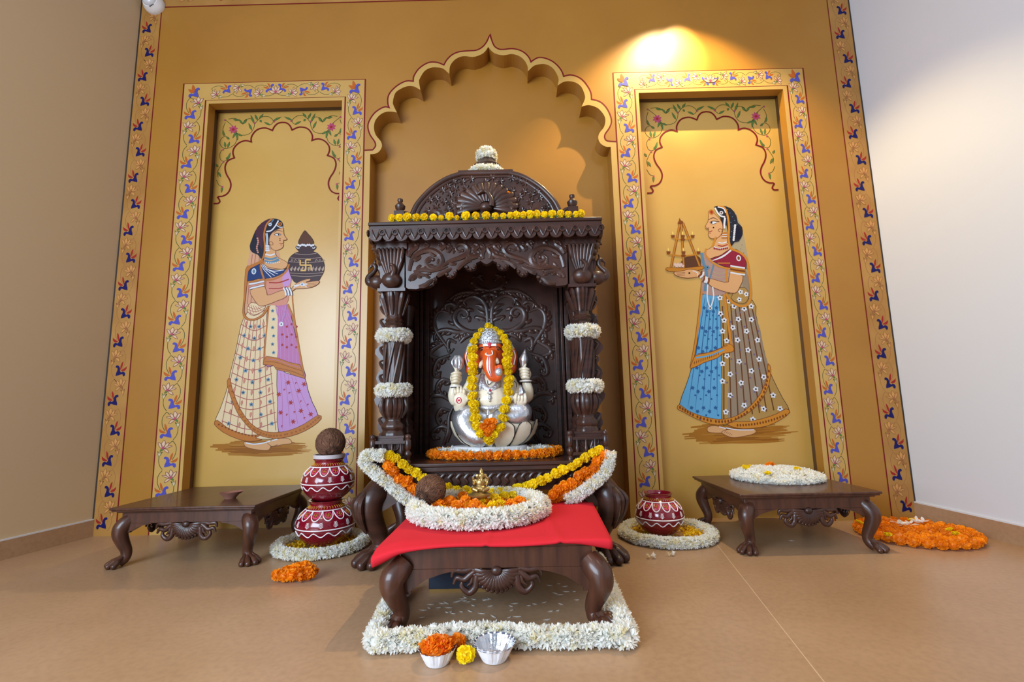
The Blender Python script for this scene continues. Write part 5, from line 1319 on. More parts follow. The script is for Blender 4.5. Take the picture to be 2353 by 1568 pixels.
# ---- bunch of orange marigolds on the floor, left
bc = Vector((-.838, 1.872, 0)); t = thing('marigold_garland', bc, 'small heap of strung orange marigolds on the floor in front of the stacked pots', 'garland')
for dx, dy, dz_, r in ((-.055, -.005, .024, .026), (-.028, -.012, .024, .026), (0, -.014, .025, .027), (.030, -.010, .026, .028), (.055, 0, .026, .028), (-.035, .022, .028, .026), (.005, .02, .036, .028), (.035, .024, .042, .027), (.060, .018, .028, .025)):
    marigold(t, bc + Vector((dx, dy, dz_)), r, 'o')
b = MB(); b.tube([bc + Vector(p) for p in ((-.07, 0, .02), (-.03, -.01, .024), (.03, -.01, .026), (.06, 0, .026), (.03, .02, .03), (-.03, .02, .026))], .002, 6); b.build('thread', THREAD, t, bc)
# ================================================================ the idol
XI, YI, ZI = -.112, 2.235, .445
def I(cx, cy, dy=0.): return Vector((XI + (cx - 620) * .00049, YI + dy, ZI + (1330 - cy) * .00049))
IVORY = mat('painted_marble', (232, 220, 196), .28, noise=((222, 206, 176), 9, (1, 1, 1)), coat=.3)
SILVER = mat('silver_foil', (206, 206, 210), .30, metal=.85, bump=(70, .5, .004))
SILV2 = mat('embossed_silver', (196, 198, 204), .32, metal=.75, bump=(160, .9, .004))
VERM = mat('vermilion_paint', (214, 84, 28), .30, coat=.3); BLK = mat('black_line_paint', (26, 22, 22), .4); REDP = mat('red_mark_paint', (196, 34, 60), .45); WHP = mat('white_mark_paint', (240, 232, 224), .45)
IO = (XI, YI, .40)
idol = thing('idol', IO, 'seated elephant headed idol with orange face and silver crown inside the shrine', 'idol')
def organic(b, name, m, vox=.0055, it=4):
    o = b.build(name, m, idol, IO, angle=0)
    md = o.modifiers.new('Remesh', 'REMESH'); md.mode = 'VOXEL'; md.voxel_size = vox; md.use_smooth_shade = True
    md = o.modifiers.new('Smooth', 'SMOOTH'); md.factor = .5; md.iterations = it
    return o
def E(b, c, r, m=0): b.ell(c, r, m, None, 20, 14)
# plinth and lotus seat
b = MB(); Mx = Matrix.Translation((XI - .010, YI, .40)) @ Matrix.Diagonal((1, .62, 1, 1))
b.lathe([(.175, 0), (.180, .020), (.178, .042), (.168, .050), (.0001, .052)], 40, 0, Mx); b.build('plinth', mat('grey_white_marble', (206, 204, 204), .3), idol, IO)
b = MB(); Mx = Matrix.Translation((XI + .012, YI, ZI)) @ Matrix.Diagonal((1, .66, 1, 1))
b.lathe([(.115, 0), (.145, .020), (.172, .050), (.188, .085), (.186, .108), (.15, .118), (.0001, .12)], 40, 0, Mx)
for i in range(12):
    a = 2 * PI * i / 12 + .26; pr = [(.112, .0), (.150, .022), (.180, .055), (.197, .095), (.199, .118)]
    P = [Mx @ Vector((r * math.cos(a), r * math.sin(a), z)) for r, z in pr]; S = Mx.to_3x3() @ Vector((-math.sin(a), math.cos(a), 0))
    wd_ = [.022, .039, .0475, .040, .006]; vs = []
    for p, w_ in zip(P, wd_):
        o_ = Vector((math.cos(a), math.sin(a) * .66, .1)) * .006
        vs += [p - S * w_, p + o_, p + S * w_]
    b.add(vs, [f_ for j in range(4) for f_ in ((3 * j, 3 * j + 1, 3 * j + 4, 3 * j + 3), (3 * j + 1, 3 * j + 2, 3 * j + 5, 3 * j + 4))], 0)
    for s in (0, 2): b.tube(catmull([vs[3 * j + s] + Vector((0, -.001, 0)) for j in range(5)], 4), [.0012, .0022, .0024, .002, .001], 6, 1)
b.build('lotus_seat', [IVORY, BLK], idol, IO, angle=60)
# folded legs in silver cloth
b = MB()
E(b, I(385, 1080, -.03), (.062, .060, .050)); b.tube(catmull([I(560, 1060, -.02), I(450, 1030, -.05), I(380, 1080, -.06), I(430, 1180, -.085), I(520, 1240, -.10), I(580, 1280, -.10)], 5), [.045, .055, .058, .050, .042, .024], 14)
b.tube(catmull([I(640, 1060, -.02), I(760, 1010, -.05), I(890, 1000, -.06), I(900, 1045, -.075), I(800, 1065, -.085), I(690, 1050, -.09)], 5), [.045, .050, .048, .042, .036, .030], 14)
E(b, I(880, 1010, -.04), (.055, .055, .042)); E(b, I(620, 1060, 0), (.10, .07, .045))
organic(b, 'draped_legs', SILVER, .006, 3)
# body with four arms and their hands
b = MB()
E(b, I(620, 900, -.02), (.092, .075, .078)); E(b, I(620, 760, .0), (.085, .058, .07)); E(b, I(470, 735, .0), (.045, .04, .04)); E(b, I(775, 735, .0), (.045, .04, .04)); E(b, I(620, 640, .0), (.045, .045, .05))
for L, r in (([(455, 740, 0), (360, 860, .005), (285, 900, .0), (262, 840, -.01), (285, 740, -.015), (290, 700, -.02)], [.036, .030, .028, .025, .020, .017]),
             ([(785, 740, 0), (880, 840, .005), (955, 880, 0), (968, 810, -.01), (950, 730, -.015), (948, 690, -.02)], [.036, .030, .028, .025, .020, .017]),
             ([(470, 790, -.01), (370, 900, -.03), (330, 960, -.05), (345, 930, -.075), (350, 900, -.08)], [.034, .030, .028, .024, .020]),
             ([(775, 790, -.01), (850, 890, -.03), (905, 960, -.05), (900, 940, -.08), (895, 920, -.085)], [.034, .028, .026, .022, .018])):
    b.tube(catmull([I(*p) for p in L], 5), r, 14)
FG = []; fg = MB(); FG.append(fg); E(b, I(346, 890, -.085), (.033, .014, .034))                         # open palm
for k_, (x0, x1, y1) in enumerate(((300, 292, 800), (325, 322, 782), (350, 352, 784), (374, 378, 804))): fg.tube([I(x0 + 6, 850, -.085), I((x0 + x1) / 2 + 3, 815, -.087), I(x1, y1, -.084)], [.0085, .0078, .0062], 8); fg.ell(I(x1, y1, -.084), (.0058, .0058, .0058))
fg.tube([I(398, 905, -.085), I(424, 870, -.092), I(428, 838, -.092)], [.010, .009, .007], 8)
for sx, cx, cy in ((-1, 290, 680), (1, 946, 655)):                    # raised fists
    fg = MB(); FG.append(fg); E(b, I(cx, cy + 10, -.022), (.028, .020, .030))
    for k_ in range(4): fg.tube(catmull([I(cx - sx * 50 + sx * 6 * k_, cy - 32 + 26 * k_, -.030), I(cx - sx * 8, cy - 38 + 26 * k_, -.050), I(cx + sx * 36, cy - 28 + 26 * k_, -.038)], 3), [.0082, .0082, .0064], 8)
    fg.tube([I(cx - sx * 20, cy - 20, -.03), I(cx - sx * 6, cy - 60, -.03), I(cx + sx * 4, cy - 90, -.028)], [.009, .008, .006], 8)
fg = MB(); FG.append(fg); E(b, I(895, 915, -.09), (.032, .020, .022))
for k_ in range(4): fg.tube(catmull([I(850 + 29 * k_, 935, -.098), I(850 + 29 * k_, 890, -.110), I(856 + 26 * k_, 858, -.104)], 3), [.0078, .0074, .0058], 8); fg.ell(I(856 + 26 * k_, 858, -.104), (.0058, .0058, .0058))
fg.tube([I(845, 920, -.09), I(838, 885, -.095), I(850, 862, -.097)], [.009, .008, .006], 8)
bd = organic(b, 'body', IVORY, .0030, 2)
for fg in FG: fg.build('fingers', IVORY, bd, IO, angle=0)
# head, trunk, ears
b = MB()
E(b, I(618, 470, -.01), (.060, .058, .070)); E(b, I(618, 540, -.02), (.052, .048, .050)); E(b, I(560, 420, -.02), (.030, .035, .034)); E(b, I(680, 420, -.02), (.030, .035, .034))
b.tube(catmull([I(618, 470, -.05), I(614, 560, -.080), I(618, 630, -.096), I(640, 690, -.102), I(680, 708, -.102), (I(704, 680, -.104)), I(708, 620, -.104), I(706, 590, -.100)], 6), [.036, .031, .026, .022, .018, .016, .0155, .014], 16)
organic(b, 'head', VERM, .0042, 3)
for s in (-1, 1):
    b = MB(); cx = 618 + s * 182
    E(b, I(cx, 505, .018), (.040, .014, .066)); E(b, I(cx - s * 60, 470, .01), (.04, .02, .05)); E(b, I(cx + s * 10, 590, .016), (.030, .012, .035))
    o = organic(b, 'ear', VERM, .005, 3)
    b = MB(); b.tube(catmull([I(cx + s * 42, 430, .003), I(cx + s * 56, 490, .002), I(cx + s * 40, 570, .003)], 5), .0035, 6, 0); b.build('ear_stripe', WHP, o, (XI, YI, .40)).location = (0, 0, 0)
# face marks
b = MB(); b.box(I(580, 392, -.0675), (.024, .004, .010)); b.box(I(655, 392, -.0675), (.024, .004, .010)); b.build('forehead_bars', WHP, idol, IO)
b = MB(); E(b, I(617, 385, -.068), (.010, .004, .008)); E(b, I(617, 402, -.068), (.006, .004, .008)); b.build('forehead_dot', REDP, idol, IO)
for s, cx in ((-1, 540), (1, 692)):
    b = MB(); b.ell(I(cx, 432, -.052), (.011, .006, .006), 0); b.ell(I(cx, 432, -.0565), (.0045, .003, .0045), 1); b.tube(catmull([I(cx - 34, 430, -.048), I(cx, 408, -.056), I(cx + 34, 430, -.048)], 4), .0022, 6, 1); b.build('eye', [mat('eye_brown', (120, 60, 40), .4), BLK], idol, IO)
b = MB(); tr = [I(612, 500, -.1005), I(608, 560, -.1125), I(612, 630, -.1235), I(632, 692, -.1265)]
b.tube(catmull(tr, 6), [.003, .009, .008, .003], 8, 0, None, .4, (0, -1, 0)); b.tube(catmull([tr[0] + Vector((-.010, .002, .012)), I(580, 485, -.092), I(612, 497, -.100), I(645, 485, -.092), I(640, 450, -.09)], 4), .0025, 6, 0)
b.tube(catmull([p + Vector((0, -.003, 0)) for p in tr], 6), .0018, 6, 1); b.build('trunk_mark', [WHP, REDP], idol, IO)
b = MB(); b.tube(catmull([I(560, 540, -.05), I(540, 570, -.075), I(528, 600, -.088)], 4), [.012, .011, .007], 10); b.build('tusk', IVORY, idol, IO)
b = MB(); b.tube(catmull([I(660, 520, -.05), I(680, 540, -.07), I(690, 560, -.085)], 4), [.013, .012, .008], 10); b.build('tusk', IVORY, idol, IO)
b = MB(); E(b, I(700, 655, -.112), (.018, .016, .020)); b.build('sweet_ball', SILV2, idol, IO)
# crown
b = MB(); Mx = Matrix.Translation(I(616, 368, -.008)) @ Matrix.Diagonal((1, .95, 1, 1))
b.lathe([(.0575, -.004), (.0600, .004), (.0585, .012), (.0575, .026), (.051, .048), (.040, .064), (.026, .076), (.015, .082), (.016, .086), (.012, .092), (.009, .100), (.004, .106), (.0001, .108)], 32, 0, Mx)
for i in range(40):
    a = 2 * PI * i / 40
    b.ell(Mx @ Vector((.0605 * math.cos(a), .0605 * math.sin(a), .003)), (.0035, .0035, .0035), 0, None, 6, 5)
for i in range(9):
    a = PI + PI * i / 8
    for z, r in ((.022, .0578), (.042, .0535), (.058, .0445)):
        P = [Mx @ Vector(((r + .002) * math.cos(a + .22 * math.cos(t_)), (r + .002) * math.sin(a + .22 * math.cos(t_)), z + .009 * math.sin(t_))) for t_ in [2 * PI * j / 8 for j in range(9)]]; b.tube(P, .002, 5)
b.build('crown', SILV2, idol, IO, angle=60)
# necklace, bracelets, belt, held emblems
b = MB(); P = catmull([I(545, 690, -.045), I(560, 770, -.066), I(615, 815, -.078), I(680, 770, -.066), I(700, 690, -.045)], 6); b.tube(P, [.010, .013, .014, .013, .010], 10, 0, None, .5, (0, -1, 0))
b.tube(catmull([I(548, 660, -.04), I(530, 740, -.06), I(520, 810, -.066)], 4), [.012, .012, .008], 8, 0, None, .5, (0, -1, 0))
for cy, r in ((840, .011), (868, .007), (885, .010), (908, .005)): b.ell(I(616, cy, -.096), (r, .005, .007), 0, None, 10, 6)
b.build('necklace', SILV2, idol, IO)
b = MB(); E(b, I(617, 815, -.090), (.005, .004, .005)); b.build('gem', REDP, idol, IO)
for cx, cy, rx, dy in ((287, 765, .024, -.018), (948, 730, .025, -.018)):
    b = MB(); P = [I(cx, cy, dy) + Vector((rx * math.cos(2 * PI * j / 16), rx * math.sin(2 * PI * j / 16), 0)) for j in range(17)]; b.tube(P, .0042, 8, 0, None, None, (0, 0, 1)); b.tube([p - Vector((0, 0, .006)) for p in P], .0018, 6, 1); b.build('bracelet', [WHP, BLK], idol, IO)
b = MB(); P = catmull([I(530, 965, -.085), I(600, 975, -.098), I(690, 965, -.09), I(720, 950, -.08)], 5); b.tube(P, .010, 8, 0, None, .5, (0, -1, 0)); b.tube(catmull([I(600, 985, -.10), I(596, 1040, -.11)], 2), .006, 8); b.build('belt', SILV2, idol, IO)
b = MB(); E(b, I(305, 545, -.015), (.029, .022, .038)); b.tube([I(305, 600, -.02), I(318, 680, -.03)], [.010, .007], 8)
for k_ in range(-2, 3): b.tube(catmull([I(305 + 10 * k_, 475, -.022), I(305 + 24 * k_, 540, -.038), I(305 + 12 * k_, 600, -.03)], 4), .0035, 6)
b.build('mace', SILVER, idol, IO)
b = MB(); b.lathe([(.006, -.055), (.010, -.035), (.020, -.012), (.022, .002), (.012, .024), (.004, .042), (.0001, .048)], 14, 0, Matrix.Translation(I(935, 525, -.022)) @ Matrix.Rotation(.15, 4, 'Y')); b.build('lotus_bud', SILVER, idol, IO)
b = MB(); b.lathe([(.010, -.020), (.022, -.010), (.024, .004), (.014, .022), (.004, .034), (.0001, .037)], 16, 0, Matrix.Translation(I(896, 845, -.096)), True, 8, .12); b.build('sweet_dumpling', SILVER, idol, IO)
b = MB(); b.tube([I(335 + 22 * math.cos(t_), 900 + 26 * math.sin(t_), -.100) for t_ in [2 * PI * j / 12 for j in range(13)]], .002, 6); E(b, I(335, 900, -.099), (.005, .003, .005)); b.build('palm_mark', REDP, idol, IO)
b = MB()
for L, dy in (([(520, 880), (510, 920), (530, 955), (620, 968), (700, 955)], -.088), ([(470, 700), (440, 720), (425, 770)], -.04), ([(770, 700), (850, 740), (860, 790)], -.04), ([(590, 720), (600, 760), (640, 735)], -.064)):
    b.tube(catmull([I(a, c_, dy) for a, c_ in L], 5), .0016, 6)
b.build('outline', BLK, idol, IO)
# garland hung on the idol
gl = [(610, 205, -.03), (545, 245, -.035), (502, 295, -.045), (468, 350, -.055), (460, 430, -.07), (462, 505, -.085), (460, 580, -.09), (464, 645, -.09), (455, 715, -.09), (452, 780, -.09), (456, 860, -.095), (470, 935, -.105), (482, 995, -.12), (490, 1062, -.135), (508, 1130, -.148), (540, 1190, -.155), (608, 1250, -.158), (650, 1205, -.158), (712, 1145, -.155), (735, 1065, -.14), (745, 985, -.125), (765, 908, -.11), (782, 835, -.10), (786, 775, -.095), (790, 720, -.09), (780, 650, -.09), (780, 595, -.09), (775, 545, -.088), (785, 490, -.08), (782, 430, -.07), (775, 370, -.06), (752, 318, -.05), (715, 272, -.04), (668, 238, -.034)]
P = [I(*p) for p in gl]; t = thing('marigold_garland', P[0], 'yellow marigold garland with an orange pendant hung round the idol', 'garland')
b = MB(); b.tube(P + [P[0]], .002, 6); b.build('thread', THREAD, t, P[0])
for i, p in enumerate(P): marigold(t, p, rnd.uniform(.0225, .0265) * (.85 if i < 4 or i > 30 else 1), 'y', .9)
for cx, cy, dy, r in ((600, 1100, -.165, .022), (568, 1135, -.168, .020), (612, 1165, -.172, .021), (645, 1090, -.162, .020), (598, 1195, -.168, .017), (640, 1130, -.17, .018)): marigold(t, I(cx, cy, dy), r, 'o')
for s, L in (('left', [(470, 330), (425, 400), (412, 440)]), ('right', [(770, 330), (810, 390), (825, 430)])):
    b = MB(); P = [I(a, c_, -.03) for a, c_ in L]; strand(b, P, .011, .008, .0035, .8, None, 9); tag(b.build('flower_garland', [WHT, IVO], None, P[0], angle=0), f'short white flower string at the {s} ear of the idol', 'garland')
# ================================================================ pots, coconuts, cloth, cups and the rest
POT = mat('glazed_maroon', (132, 16, 36), .16, coat=.6, noise=((116, 12, 30), 3, (1, 1, 1))); PWH = mat('pot_white_paint', (238, 226, 226), .4); PPK = mat('pot_pink_paint', (206, 46, 100), .35); PGD = mat('pot_gold_paint', (206, 150, 40), .4); PGN = mat('pot_green_dot', (60, 110, 60), .4)
def red_pot(name, c, R, Hh, label, seed=0, rim=True):
    prof = [(.0001, 0), (.42, 0), (.62, .05), (.84, .18), (.97, .34), (1.0, .46), (.97, .57), (.86, .70), (.68, .81), (.56, .87), (.535, .90), (.54, .95), (.59, .985), (.60, 1.0), (.53, 1.0), (.48, .94), (.47, .88), (.60, .78), (.0001, .76)]
    P = catmull([(r * R, z * Hh, 0) for r, z in prof[:14]], 4); pts = [(p.x, p.y) for p in P] + [(r * R, z * Hh) for r, z in prof[14:]]
    b = MB(); M = Matrix.Translation(c); b.lathe(pts, 48, 0, M)
    def rad(z):
        for i in range(len(P) - 1):
            if P[i].y <= z <= P[i + 1].y and P[i + 1].y > P[i].y: return lerp(P[i].x, P[i + 1].x, (z - P[i].y) / (P[i + 1].y - P[i].y))
        return R * .5
    S = lambda th, z, o=.0006: M @ Vector(((rad(z * Hh) + o) * math.cos(th), (rad(z * Hh) + o) * math.sin(th), z * Hh))
    n = 13
    b.tube([S(2 * PI * i / 64, .43) for i in range(65)], .0026, 6, 1)
    b.tube([S(2 * PI * i / 64, .815) for i in range(65)], .0026, 6, 1)
    for k in range(n):
        a0 = 2 * PI * k / n + seed; w_ = 2 * PI / n
        b.tube([S(a0 + w_ * j / 10, .815 - .19 * math.sin(PI * j / 10) ** .6) for j in range(11)], .0024, 6, 1)
        # pink petal with a golden mark
        vs = [S(a0 + w_ * .5 + w_ * .33 * math.cos(2 * PI * j / 12), .735 + .062 * math.sin(2 * PI * j / 12), .0004) for j in range(12)]; b.add(vs + [S(a0 + w_ * .5, .735, .0012)], [(j, (j + 1) % 12, 12) for j in range(12)], 2)
        vs = [S(a0 + w_ * .5 + w_ * .23 * math.cos(2 * PI * j / 12), .742 + .046 * math.sin(2 * PI * j / 12), .0010) for j in range(12)]; b.add(vs + [S(a0 + w_ * .5, .742, .0016)], [(j, (j + 1) % 12, 12) for j in range(12)], 0)
        G = lambda u, v: S(a0 + w_ * .5 + u * w_ * .16, .735 + v * .034, .0019)
        for L in ([(-1, 0), (1, 0)], [(0, -1), (0, 1)], [(0, 1), (1, 1)], [(1, 0), (1, -1)], [(0, -1), (-1, -1)], [(-1, 0), (-1, 1)]): b.tube([G(*q_) for q_ in L], .0009, 4, 3)
        # little fern
        ac = a0 + w_
        b.tube([S(ac, .47), S(ac, .60)], .0011, 4, 1)
        for j in range(4):
            for s in (-1, 1): b.tube([S(ac, .48 + .028 * j), S(ac + s * w_ * (.16 - .02 * j), .515 + .028 * j)], .0011, 4, 1)
        for j in range(3): b.tube([S(a0 + w_ * (j / 3. + .1), .845), S(a0 + w_ * (j / 3. + .16), .88), S(a0 + w_ * (j / 3. + .03), .90)], .0013, 5, 3)
        vs = [S(a0 + w_ * .5 + w_ * .05 * math.cos(2 * PI * j / 8), .36 + .016 * math.sin(2 * PI * j / 8), .001) for j in range(8)]; b.add(vs, [tuple(range(8))], 4)
    zz = []
    for k in range(n * 2 + 1): zz.append(S(PI * k / n + seed, .37 if k % 2 else .28, .0008))
    b.tube(catmull(zz, 4), .0024, 6, 1)
    o = b.build(name, [POT, PWH, PPK, PGD, PGN], None, c, angle=50)
    return tag(o, label, 'pot')
pl = red_pot('painted_pot', (-.890, 2.298, .020), .129, .196, 'larger red painted clay pot at the bottom of the stack of two', .1)
pu = red_pot('painted_pot', (-.883, 2.298, .2165), .117, .186, 'red painted clay pot on top of the stack, coconut in its mouth', .3)
b = MB(); b.lathe([(.064, .402), (.070, .404), (.071, .412), (.071, .421), (.062, .421), (.060, .406)], 32, 0, Matrix.Translation((-.883, 2.298, 0))); b.build('rim', mat('dull_white_rim', (196, 186, 186), .5), pu, pu.location, angle=40)
red_pot('painted_pot', (.664, 2.350, .020), .110, .186, 'single red painted clay pot on a flower ring beside the right low table', .2)

HUSK = mat('coconut_husk', (128, 86, 62), .85, noise=((92, 60, 44), 18, (1, 1, 4)), bump=(60, .8, .01)); FIBRE = mat('coconut_fibre', (132, 90, 66), .9); FIBRE2 = mat('dark_coconut_fibre', (88, 58, 42), .9)
def coconut(c, R, axis, label, tuft):
    c = Vector(c); q_ = Vector(axis).to_track_quat('Z', 'Y').to_matrix().to_4x4(); M = Matrix.Translation(c) @ q_
    t = thing('coconut', c, label, 'coconut'); b = MB()
    b.lathe([(.0001, -R * .98), (R * .45, -R * .88), (R * .82, -R * .52), (R * .97, -R * .05), (R * .90, R * .40), (R * .62, R * .80), (R * .30, R * 1.04), (.0001, R * 1.15)], 28, 0, M); b.build('shell', HUSK, t, c)
    b = MB(); r = random.Random(11)
    for i in range(900):       # combed fibres lying along the husk, a tuft at the eye end
        a = r.uniform(0, 6.28); u0 = r.uniform(-.95, .75); P = []
        L = r.uniform(.25, .6); tw = r.uniform(-.5, .5); lift = r.uniform(.985, 1.03)
        for k in range(4):
            u = min(.97, u0 + L * k / 3); s = math.sqrt(max(0, 1 - u * u)); rr = R * lift * (1 + .012 * k * (r.random() - .3))
            P.append(M @ Vector((rr * s * math.cos(a + tw * k / 3) * .97, rr * s * math.sin(a + tw * k / 3) * .97, rr * u * 1.06)))
        b.tube(P, [.0007, .0006, .0003], 3, i % 3 == 0)
    for i in range(int(160 * tuft)):
        a = r.uniform(0, 6.28); q1 = R * .42 * math.sqrt(r.random()); p = Vector((q1 * math.cos(a), q1 * math.sin(a), R * 1.0))
        b.tube([M @ x for x in (p, p + Vector((q1 * .3 * math.cos(a), q1 * .3 * math.sin(a), R * .10)), p + Vector((r.uniform(-.3, .3) * R, r.uniform(-.3, .3) * R, R * r.uniform(.1, .24))))], [.0007, .0006, .0003], 3, 1)
    b.build('fibre', [FIBRE, FIBRE2], t, c, angle=0); return t
coconut((-.878, 2.298, .473), .068, (.25, -.45, -.3), 'brown hairy coconut sitting in the mouth of the stacked red pots', 1.)
cc = at_y(990, 1127, 1.80)
coconut((cc.x, 1.80, max(cc.z, .297)), .055, (-.35, -.85, -.25), 'brown hairy coconut lying against the white flower ring on the red cloth', 1.2)

# ---- red cloth over the front table
CLOTH = mat('red_cotton_cloth', (206, 36, 48), .85, bump=(220, .15, .001), spec=.2)
x0, x1, y0, y1 = -.337, .228, 1.450, 1.986; zt_ = .2395
FL, FR, BR, BL = Vector((-.412, 1.402)), Vector((.266, 1.436)), Vector((.298, 1.985)), Vector((-.405, 1.99))
b = MB(); NU, NV = 64, 40; vs = []
for j in range(-5, NV + 1):
    v = max(0, j) / NV
    for i in range(NU + 1):
        u = i / NU
        p = FL.lerp(FR, u).lerp(BL.lerp(BR, u), v)
        dx = max(0, x0 - p.x, p.x - x1); dy = max(0, y0 - p.y)
        z = zt_ + .0022
        drop = (dx ** 1.3) * (.50 if p.x < 0 else .22) + (dy ** 1.3) * .40
        drop += .006 * math.sin(u * 11 + 1) * (dy > 0) * min(1, dy * 30) * .6
        z -= drop
        if dx == 0 and dy == 0: z += .0012 * (1 + math.sin(u * 9 + v * 4)) * .5
        z += .004 * math.exp(-((u - .78 + .10 * v) / .012) ** 2) + .003 * math.exp(-((u - .47) / .010) ** 2) * (v < .5)
        x, y = p.x, p.y
        if j < 0:        # the front hem curls back under itself
            k = -j / 5; ra = .003 + .012 * math.exp(-(u / .10) ** 2) + .011 * math.exp(-((1 - u) / .12) ** 2)
            y += -ra * math.sin(PI * k * .9) * .8 + ra * .9 * k; z += -ra * (1 - math.cos(PI * k * .9))
        vs.append((x, y, z))
nx = NU + 1
b.add(vs, [(j * nx + i, j * nx + i + 1, (j + 1) * nx + i + 1, (j + 1) * nx + i) for j in range(NV + 5) for i in range(NU)], 0)
o = b.build('tablecloth', CLOTH, None, (-.06, 1.7, zt_), angle=0)
md = o.modifiers.new('Solidify', 'SOLIDIFY'); md.thickness = .0015; md.offset = 1
tag(o, 'bright red cloth draped over the foreground table', 'cloth')
# ---- offering ring on the cloth
rc = Vector((-.139, 1.770, zt_ + .004)); Rr = .218
t = thing('flower_ring', rc, 'thick white flower ring on the red cloth of the foreground table', 'flower arrangement')
b = MB(); strand(b, ring_pts(rc + Vector((0, 0, .030)), Rr, Rr, 24, .012), .042, .019, .0068, 1.0, zt_ + .006, 14, .12, .85, True, 3); b.build('white_petals', [WHT, IVO], t, rc, angle=0)
b = MB()
for i in range(800):
    a = rnd.uniform(0, 6.28); q_ = .175 * math.sqrt(rnd.random())
    blade(b, rc + Vector((q_ * math.cos(a), q_ * math.sin(a), .008 + .030 * rnd.random())), Vector((rnd.uniform(-1, 1), rnd.uniform(-1, 1), rnd.uniform(.1, .9))), .018, .008, i % 2)
b.build('loose_petals', [mat('loose_orange_petal', (248, 146, 18), .55, thin=.35), mat('loose_yellow_petal', (240, 190, 20), .55, thin=.35)], t, rc, angle=0)
G1, G2 = 'orange marigolds inside the white ring', 'yellow marigolds inside the white ring'
for px, py, r in ((1008, 1158, .022), (1032, 1152, .024), (1052, 1163, .024), (1072, 1150, .026), (1090, 1160, .024), (1062, 1140, .022), (1048, 1172, .020), (1080, 1174, .020), (1172, 1158, .022), (1195, 1152, .024), (1206, 1162, .022), (1184, 1166, .020), (1110, 1172, .020)):
    p = at_z(px, py, .285); tag(marigold(None, p, r, 'o', .9), 'orange marigold inside the white flower ring on the red cloth', 'flower', G1)
for px, py, r in ((1108, 1152, .018), (1138, 1146, .024), (1158, 1140, .022), (1132, 1162, .020), (1150, 1158, .018), (1080, 1136, .018), (1178, 1138, .020)):
    p = at_z(px, py, .285); tag(marigold(None, p, r, 'y', .9), 'yellow marigold inside the white flower ring on the red cloth', 'flower', G2)
# ---- small brass idol on its stand
BRASS = mat('brass', (178, 148, 92), .36, metal=.85, bump=(60, .1, .002))
bp = at_y(1102, 1140, 1.815); bz = .258
t = thing('brass_idol', (bp.x, 1.815, bz), 'small brass seated figure on a round brass stand inside the white flower ring', 'figurine')
b = MB(); M = Matrix.Translation((bp.x, 1.815, bz)); b.lathe([(.030, 0), (.030, .008), (.024, .014), (.020, .022), (.026, .034), (.030, .040), (.042, .044), (.043, .049), (.032, .052), (.026, .058), (.0001, .060)], 32, 0, M); b.build('stand', BRASS, t, (bp.x, 1.815, bz), angle=45)
b = MB(); Q = lambda x, y, z: Vector((bp.x + .004 + x, 1.815 + y, bz + .058 + z))
b.ell(Q(0, 0, .012), (.026, .020, .014)); b.ell(Q(0, 0, .030), (.018, .015, .020)); b.ell(Q(.003, -.004, .056), (.012, .011, .012)); b.ell(Q(.003, 0, .070), (.008, .008, .012)); b.ell(Q(.003, 0, .080), (.003, .003, .006))
b.tube(catmull([Q(.004, -.014, .054), Q(.006, -.020, .044), Q(.010, -.020, .034), Q(.015, -.016, .032)], 4), [.006, .005, .004, .003], 8)
for s in (-1, 1):
    b.tube(catmull([Q(s * .014, 0, .042), Q(s * .024, -.004, .034), Q(s * .022, -.014, .028)], 4), [.007, .006, .005], 8); b.tube(catmull([Q(s * .014, 0, .042), Q(s * .026, 0, .040), Q(s * .026, -.004, .052)], 4), [.006, .005, .004], 8)
    b.tube(catmull([Q(s * .012, -.004, .010), Q(s * .026, -.010, .012), Q(s * .008, -.022, .006)], 4), [.010, .009, .006], 8); b.ell(Q(.003 + s * .015, 0, .056), (.007, .003, .008))
o = b.build('figure', BRASS, t, (bp.x, 1.815, bz)); md = o.modifiers.new('Remesh', 'REMESH'); md.mode = 'VOXEL'; md.voxel_size = .0014; md.use_smooth_shade = True
md = o.modifiers.new('Smooth', 'SMOOTH'); md.factor = .5; md.iterations = 2
# ---- navy box under the table
bx = at_z(985, 1364, 0); w_ = .235
t = thing('box', (bx.x + w_ / 2, bx.y + .10, 0), 'navy blue box with a gold lower edge on the floor under the foreground table', 'box')
oo = (bx.x + w_ / 2, bx.y + .10, 0)
b = MB(); b.box((oo[0], oo[1], .052), (w_, .20, .080)); b.build('lid', mat('navy_card', (20, 30, 48), .6), t, oo, bevel=.002)
b = MB(); b.box((oo[0], oo[1], .006), (w_ - .004, .196, .0119)); b.build('gold_base', mat('dull_gold_card', (152, 116, 62), .45, metal=.3), t, oo)
